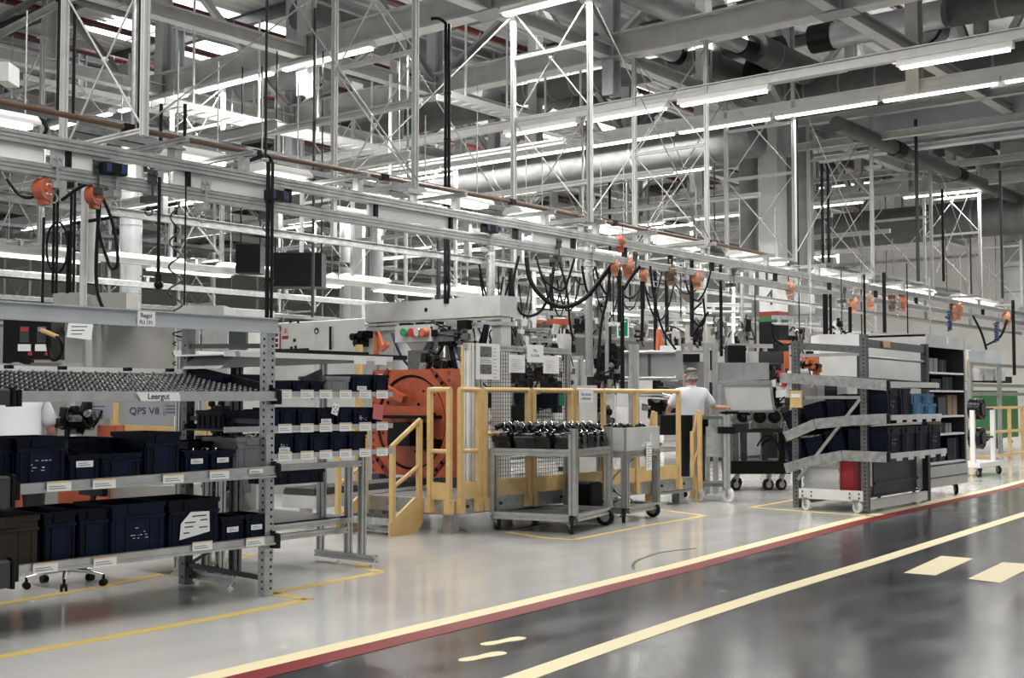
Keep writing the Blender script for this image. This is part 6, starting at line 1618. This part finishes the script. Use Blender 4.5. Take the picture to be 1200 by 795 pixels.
# long vertical cables and conduits
def vc(px,y0,y1,d,r,label,m='black',name='cable',bands=False,cat='cable'):
    a=PD(px,y0,d); b=PD(px,y1,d); b=Vector((a.x,a.y,b.z)); mb=MB(); mb.cyl(a,b,r,8)
    if bands:
        n=max(2,int((a.z-b.z)/.6)); 
        for i in range(n): z=b.z+(a.z-b.z)*(i+.5)/n; mb.cyl((a.x,a.y,z-.015),(a.x,a.y,z+.015),r*1.3,8)
    return solo(name,mb,m,label,cat)
lst=[(51.5,255,358,'thin black cable, leftmost of the hanging bundle'),(64,215,344,'black cable in the bundle, second from the left'),(68,215,344,'black cable in the bundle, third from the left'),(80,270,344,'black cable in the bundle behind the loop'),(84,225,343,'black cable in the bundle, second from its right end'),(88,225,343,'rightmost black cable of the bundle')]
for px,a,b,l in lst: vc(px,a,b,11.4,.014,l)
vc(99.5,218,362,11.3,.035,'white tube post right of the cable bundle','paint','tube_post',cat='post')
vc(107,238,330,16,.07,'pale round post behind the orange balancer','paint','tube_post',cat='post')
mb=MB(); c=PD(67,290,11.5); pts=[c+RT*(math.sin(2*PI*i/30)*.10)+Vector((0,0,math.cos(2*PI*i/30)*.24)) for i in range(31)]; mb.tube(pts,.011,6); solo('cable_loop',mb,'black','oval cable loop hanging in the left bundle','cable')
cbl([PD(114,232,11.2),PD(116,270,11.2),PD(128,310,11.2),PD(134,315,11.2),PD(138,305,11.2),PD(134,270,11.2),PD(124,240,11.2),PD(116,228,11.2)],.016,'long drooping black cable loop right of the white tube post')
cbl([PD(117,235,11.2),PD(113,300,11.2),PD(114,340,11.2),PD(121,362,11.2)],.018,'thick black cable dropping behind the rack top beam')
cbl([PD(8,210,11.2),PD(22,228,11.2),PD(35,232,11.2),PD(46,225,11.2),PD(52,214,11.2)],.014,'cable swag left of the first orange balancer')
cbl([PD(72,235,11.2),PD(90,222,11.2),PD(104,216,11.2),PD(112,222,11.2)],.016,'short cable arch between the two orange balancers')
cbl([PD(85,262,13),PD(130,255,13),PD(180,244,13),PD(211,238,13)],.02,'black cable running along the low left lamp rail')
vc(187,208,330,11.2,.016,'black pendant cable with a plug at its end'); p=PD(186,334,11.2); mb=MB(); mb.cyl(p,p+Vector((0,0,.10)),.028,10); mb.ball(p,.045,8,6); solo('pendant_plug',mb,'black','black plug hanging on the pendant cable at left','plug')
vc(218,210,358,11.2,.008,'thin wire right of the spiral hose')
vc(313,-5,185,11.5,.013,'thin black conduit coming down at the brown pipe, upper part')
for i,px in enumerate((314.5,319.5)): vc(px,190,374,11.3,.016 if i else .02,'black conduit dropping to the rack post, %s of the pair'%('right' if i else 'left'),bands=True,name='conduit',cat='pipe')
cbl([PY(290,189,9.8),PY(308,183,9.8),PY(316,184,9.8),PY(318,192,9.8)],.02,'black conduit bend above the rack post',name='conduit')
for i,px in enumerate((522.5,526.5)): vc(px,28,356,16.2,.022,'long black conduit pair in the middle, %s'%('right' if i else 'left'),bands=True,name='conduit',cat='pipe')
cbl([PD(505,22,16.2),PD(515,22,16.2),PD(523,28,16.2)],.022,'black conduit bend under the upper left lamp row')
vc(159.5,-5,152,11.4,.035,'grey vertical pipe at the left, left of the black one','galv','pipe',cat='pipe'); vc(165.5,-5,155,11.3,.022,'black vertical pipe at the left beside the grey one','black','pipe',cat='pipe')
vc(70,-5,136,13,.018,'black conduit beside the first hanging frame at left'); vc(88,5,140,13,.018,'black conduit with a bend left of the crossed rods')
cbl([PD(66,0,13),PD(80,3,13),PD(88,8,13)],.018,'bend joining two black conduits at the upper left')
vc(189,122,165,13.5,.02,'short black pipe under the left lamp row'); vc(217,122,165,13.5,.02,'second short black pipe under the left lamp row'); 
vc(514,282,352,17,.03,'dark vertical pipe behind the middle conduit pair','dkgrey'); vc(934,140,420,22,.012,'thin wire hanging in front of the wide vertical duct')
vc(963,192,308,24,.03,'black conduit right of the wide duct, left of the pair',bands=True); vc(970,192,308,24,.03,'black conduit right of the wide duct, right of the pair',bands=True)
vc(1073,140,330,25,.038,'dark grey vertical pipe at the right','dkgrey',cat='pipe',name='pipe'); vc(1104,222,330,26,.03,'black curved-top conduit at the right'); vc(1172,200,350,26,.03,'dark vertical pipe near the right frame edge','dkgrey',cat='pipe',name='pipe')
vc(1137,275,345,27,.02,'thin dark pipe at the right behind the frames','dkgrey'); vc(1187,352,440,22,.03,'black cable rod at the right frame edge')
vc(967,345,392,20,.045,'black cable column above the right rack'); vc(973,345,392,20,.025,'thin black cable beside the cable column above the right rack'); vc(996,360,390,20,.03,'black tool cable above the white machine block')
# centre cable swags
dC=17.2
sw=[([(608,300),(601,340),(612,368),(632,366),(645,340),(650,300)],.022,'large black cable loop at the left of the centre tangle'),
 ([(617,302),(622,330),(640,352),(660,360),(685,350),(706,325),(717,310),(724,312),(726,340),(726,378)],.035,'thick black cable sweeping down and over the hook in the centre'),
 ([(628,300),(636,325),(650,338),(662,337),(674,300)],.018,'shallow cable swag between two trolleys'),
 ([(655,305),(664,340),(668,380),(672,400)],.018,'cable dropping left of the grey centre post'),
 ([(682,312),(686,335),(690,345),(694,345)],.020,'short black cable hook beside the centre post'),
 ([(696,306),(702,330),(710,345)],.018,'short cable behind the thick sweeping cable'),
 ([(715,312),(712,345),(704,385),(700,440)],.022,'cable falling towards the black display'),
 ([(750,312),(738,328),(731,340)],.024,'straight black arm under the salmon balancer'),
 ([(762,312),(766,345),(776,385),(792,410)],.018,'long cable slanting down above the grey board'),
 ([(752,330),(753,360),(752,400)],.026,'black tool cable with a thick grip above the board'),
 ([(822,355),(812,365),(812,375),(820,382),(826,375),(824,350)],.016,'oval cable loop left of the banded column'),
 ([(700,440),(712,436),(722,428)],.014,'thin white cable under the black display'),
 ([(810,395),(822,378),(830,366)],.02,'black arm left of the stand posts'),
 ([(905,380),(908,398),(918,404)],.03,'black hose at the foot of the banded column'),
 ([(1140,370),(1150,390),(1156,410)],.02,'cable arc above the right edge station'),
 ([(1180,375),(1172,395),(1155,405)],.02,'black cable arc falling from the last balancer')]
for pts,r,l in sw: cbl([PD(a,b,dC if a<900 else 20.5) for a,b in pts],r,l)
vc(753,330,362,17.0,.035,'thick black tool grip hanging in the centre',name='grip_tool',cat='tool'); vc(729,335,460,17.4,.03,'long black cable beside the emergency sign')
vc(690,290,440,17.8,.055,'grey square post in the centre tangle','grey','tube_post',cat='post'); vc(604,300,352,18,.03,'pale thin post left of the centre tangle','paint','tube_post',cat='post')
vc(711,366,440,18.2,.03,'pale post right of the black display','galv','tube_post',cat='post'); vc(575,278,352,17,.06,'wide grey post above the machine beam','galv','tube_post',cat='post')
for i,(px,py,c_) in enumerate(((1113,372,'blue'),(1168,385,'blue'))):
    mb=MB(); pts=[]
    for k in range(80):
        f_=k/79; a=f_*2*PI*9; p=PD(px+math.sin(a)*2.2,py-8+f_*24,20.5); pts.append(p+FH*math.cos(a)*.03)
    mb.tube(pts,.014,5); solo('spiral_air_hose',mb,c_,'blue spiral air hose over the grey cabinet' if i==0 else 'blue spiral air hose near the right frame edge','hose')
# dark hanging box at left-centre
solo('dark_housing',hung(316,377,296,336,19.5,.5),'black','large black housing hanging behind the conduits at left','housing')
solo('dark_housing',hung(276,305,286,320,20.5,.4),'black','narrow black housing left of the large black one','housing')
sld('loudspeaker',-6,10,72,95,13.2,.3,'white','white box at the left frame edge under the roof','box')
mb=MB(); p=PD(43,150,12.2); mb.ring(p,FH,.10,.02,20,6); mb.ring(p+FH*.03,FH,.085,.02,20,6); solo('cable_coil',mb,'black','coiled black cable hanging at the upper left','cable')
# ================================================================ BACKGROUND PRODUCTION LINES (built where they stand)
rb=random.Random(21)
def machine(label,x,y,w,d,h,col,seed,kind=0):
    rr=random.Random(seed); t=thing('machine_cabinet' if kind==0 else 'tooling_station',label,'machine',(x,y,0))
    if kind==0:
        mb=MB(); mb.bbox((-w/2,-d/2,.08),(w/2,d/2,h),.02); part('body',mb,col,t)
        mb=MB(); mb.mm((-w/2+.05,-d/2+.05,0),(w/2-.05,d/2-.05,.08)); part('plinth',mb,'dkgrey',t)
        n=max(1,int(w/.8))
        for i in range(n):
            a=-w/2+w*i/n+.02; b=-w/2+w*(i+1)/n-.02; mb=MB(); mb.mm((a,-d/2-.015,.15),(b,-d/2,h-.08)); dd=part('door',mb,col,t)
            mb=MB(); mb.mm((b-.08,-d/2-.04,h*.5),(b-.05,-d/2-.015,h*.5+.16)); part('handle',mb,'black',dd)
        n=max(1,int(d/.8))
        for i in range(n):
            a=-d/2+d*i/n+.02; b=-d/2+d*(i+1)/n-.02; mb=MB(); mb.mm((-w/2-.015,a,.15),(-w/2,b,h-.08)); part('side_door',mb,col if rr.random()<.6 else 'grey',t)
        mb=MB(); 
        mb.mm((-w/2-.02,-d*.3,h*.62),(-w/2-.015,-d*.05,h*.85)); part('window',mb,'glass',t)
        mb=MB(); mb.cyl((-w/2-.03,d*.2,h*.8),(-w/2-.015,d*.2,h*.8),.05,10); part('button',mb,rr.choice(['red','yellow','blue']),t)
    else:
        for sx in (-1,1):
            for sy in (-1,1):
                mb=MB(); mb.prof((sx*w/2,sy*d/2,0),(sx*w/2,sy*d/2,h),.07); part('post',mb,'alu',t)
        for z in (h-.04,h*.45,.3):
            for sy in (-1,1): mb=MB(); mb.prof((-w/2,sy*d/2,z),(w/2,sy*d/2,z),.06); part('crossbar',mb,'alu',t)
            for sx in (-1,1): mb=MB(); mb.prof((sx*w/2,-d/2,z),(sx*w/2,d/2,z),.06); part('crossbar',mb,'alu',t)
        mb=MB(); mb.mm((-w/2,-d/2,h*.44),(w/2,d/2,h*.46)); part('table',mb,'galvd',t)
        for k,mm_ in enumerate(('black','engine',rr.choice(['orange','paint','navy']))):
            mb=MB(); mb.box((0,0,h*.7),(w*.8,d*.06,h*.07),.2*k)
            for i in range(7):
                q=(rr.uniform(-w*.4,w*.4),rr.uniform(-d*.4,d*.4),h*rr.uniform(.6,.8)); mb.box(q,(rr.uniform(.1,.35),rr.uniform(.2,.7),rr.uniform(.2,.6)),rr.uniform(-.5,.5))
            part(['tooling','fittings','covers'][k],mb,mm_,t)
        mb=MB()
        for i in range(4):
            a=(rr.uniform(-w/2,w/2),rr.uniform(-d/2,d/2),h); b=(rr.uniform(-w/2,w/2),rr.uniform(-d/2,d/2),h*.6); mb.tube(catenary(a,b,rr.uniform(.1,.5),8),.015,5)
        part('hose_bundle',mb,'black',t)
    return t
cols_=['paint','beige','paint','grey','white','bluegrey']
words_=['pale','warm grey','light','mid grey','white','blue-grey']
k=0
for Y,xs,nm in ((14.2,(15.2,17.6,20.2,23.0,25.8,28.8,32),'second'),(20.5,(9.5,12.5,15.5,18.5,21.5,24.5,27.5,31,35,39),'third'),(29,(13,16.5,20,23.5,27,30.5,34,38,42),'fourth')):
    for i,x in enumerate(xs):
        kd=(i+k)%2; c=rb.randrange(len(cols_)); w=rb.uniform(1.3,2.4); d=rb.uniform(.9,1.5); h=rb.uniform(1.9,2.55)
        machine(('%s machine cabinet in the %s row back, %s from the left'%(words_[c],nm,ORD[i])) if kd==0 else 'open aluminium machine frame in the %s row back, %s from the left'%(nm,ORD[i]),x,Y+rb.uniform(-.5,.5),w,d,h,cols_[c],100+k*7+i,kd)
    k+=1
# rear partition wall panels seen at right
for i in range(6):
    mb=MB(); x=27+i*3.6; mb.mm((x,15.9,0),(x+3.5,16.0,3.3)); mb.mi=1; mb.mm((x+3.5,15.85,0),(x+3.6,16.05,3.5)); mb.mm((x,15.88,1.6),(x+3.5,15.9,1.64))
    solo('partition_panel',mb,['wallp','grey'],'tall beige partition panel behind the right machines, %s from the left'%ORD[i],'panel','tall beige partition panels')
for i,(px,py) in enumerate(((1040,410),(1075,412),(1140,405))):
    pass
# extra overhead service lines: cable trays across the second and third line
for i,(Y,z,x0,x1) in enumerate(((13.2,4.6,8,44),(14.9,5.2,8,44),(22.3,4.4,10,46),(24.2,5.0,10,46),(30.5,4.6,14,48))):
    mb=MB(); mb.mm((x0,Y-.15,z),(x1,Y+.15,z+.012)); mb.mm((x0,Y-.15,z),(x1,Y-.14,z+.09)); mb.mm((x0,Y+.14,z),(x1,Y+.15,z+.09))
    for i2 in range(8): xx=x0+1+i2*(x1-x0-2)/7; mb.mm((xx-.012,Y-.012,z),(xx+.012,Y+.012,7.1))
    solo('cable_tray',mb,'galvd','long galvanised cable tray along the hall behind the hoist rail, %s from the aisle'%ORD[i],'cable tray','cable trays')
for i,x in enumerate((12,15.3,18.5,21.8,25.2,28.5,31.8,35)):
    mb=MB(); mb.prof((x,11.2,5.45),(x,27,5.45),.10); solo('tie_beam',mb,'paint','thin pale cross bar between the hanging frames, %s from the left'%ORD[i],'beam','thin cross bars')
for i,(x,y) in enumerate(((11.9,13.2),(15.2,14.9),(18.6,13.2),(22,14.9),(25.1,13.2),(28.4,14.9),(13,22.3),(17.5,24.2),(22,22.3),(27,24.2),(32,22.3),(37,24.2),(31.5,13.2),(35,14.9))):
    mb=MB(); mb.cyl((x,y,2.6 if i%3==0 else 4.4),(x,y,7.1),.03 if i%2 else .022,8); solo('hanging_pipe',mb,['dkgrey','white','galv','black'][i%4],'thin vertical service pipe between the hanging frames, %s in order'%ORD[i],'pipe','vertical service pipes')
# luminaires along second/third lines, extra
for i in range(9):
    x=12+i*3.4; trough((x,22.3,4.2),(x+2.2,22.3,4.2),'white lamp under the cable tray of the third line, %s from the left'%ORD[i],.3,strong=(i%2==0),hang=4.4)
for i in range(8):
    x=12.5+i*3.3; trough((x,13.6,4.25),(x+1.8,13.6,4.25),'white lamp between the first and second line, %s from the left'%ORD[i],.25,strong=(i%3!=0),hang=7.1)

# ---------------------------------------------------------------- dense equipment behind the fence and the boards
rc=random.Random(77)
pos=[(588,400,17.6),(612,392,18.2),(640,398,18.8),(662,404,18.0),(680,382,19.4),(706,372,19.8),(752,388,20.2),(790,396,20.6),(818,392,20.2),(846,388,21),(872,394,21.4),(560,388,17.8),(896,440,20.4),(655,430,17.9),(935,400,22),(980,384,22.5)]
for i,(px,py,d) in enumerate(pos):
    cluster('tangle of pipes and fittings behind the fence and boards, %s from the left'%ORD[sorted(p[0] for p in pos).index(px)],PD(px,py,d),(rc.uniform(.3,.6),rc.uniform(.2,.4),rc.uniform(.35,.8)),7,200+i,mats=(('black','galvd'),('galvd','paint'),('engine','black'),('paint','black'))[i%4],name='pneumatic_unit',stand=0,tubes=6)
rows=[570,583,597,626,648,668,676,708,720,758,768,783,797,812,826,843,858,869,884,948,985,1012,1035,1062,1088]
for i,px in enumerate(rows):
    d=rc.uniform(18,23); y0=rc.uniform(300,330); y1=rc.uniform(372,425)
    vc(px+rc.uniform(-2,2),y0,y1,d,rc.choice([.012,.018,.028,.035]),'thin upright pipe or cable between the hoist rail and the machines, %s from the left'%(ORD[i] if i<20 else ['twenty-first','twenty-second','twenty-third','twenty-fourth','twenty-fifth'][i-20]),rc.choice(['black','paint','black','galv','dkgrey','white']),name='service_pipe',cat='pipe')
for i in range(16):
    px=rc.uniform(560,800); d=rc.uniform(17.5,21); w_=rc.uniform(15,45); y=rc.uniform(305,335)
    a=PD(px,y,d); b=PD(px+w_,y+rc.uniform(-5,10),d+.3); mb=MB(); mb.tube(catenary(a,b,rc.uniform(.25,.8),12),rc.uniform(.009,.018),5)
    solo('cable_swag',mb,'black','thin black cable swag under the hoist rail, %s of a loose row'%ORD[i],'cable','thin cable swags')
for i,(px0,px1,py,d) in enumerate(((570,672,386,19),(690,800,372,20.5),(560,700,366,20),(800,905,404,21),(700,880,356,21.5),(905,1000,372,23),(590,660,398,18.4))):
    a=PD(px0,py,d); b=PD(px1,py+2,d+.4); mb=MB(); mb.prof(a,b,.07); mb.cyl(a+Vector((0,0,-.12)),b+Vector((0,0,-.12)),.025,8)
    for k in range(6): q=a.lerp(b,(k+.5)/6); mb.mm((q.x-.03,q.y-.03,q.z-.14),(q.x+.03,q.y+.03,q.z))
    solo('service_rail',mb,['alu','paint','galv'][i%3],'horizontal service rail with a thin pipe above the rear machines, %s'%ORD[i],'rail','service rails above the rear machines')
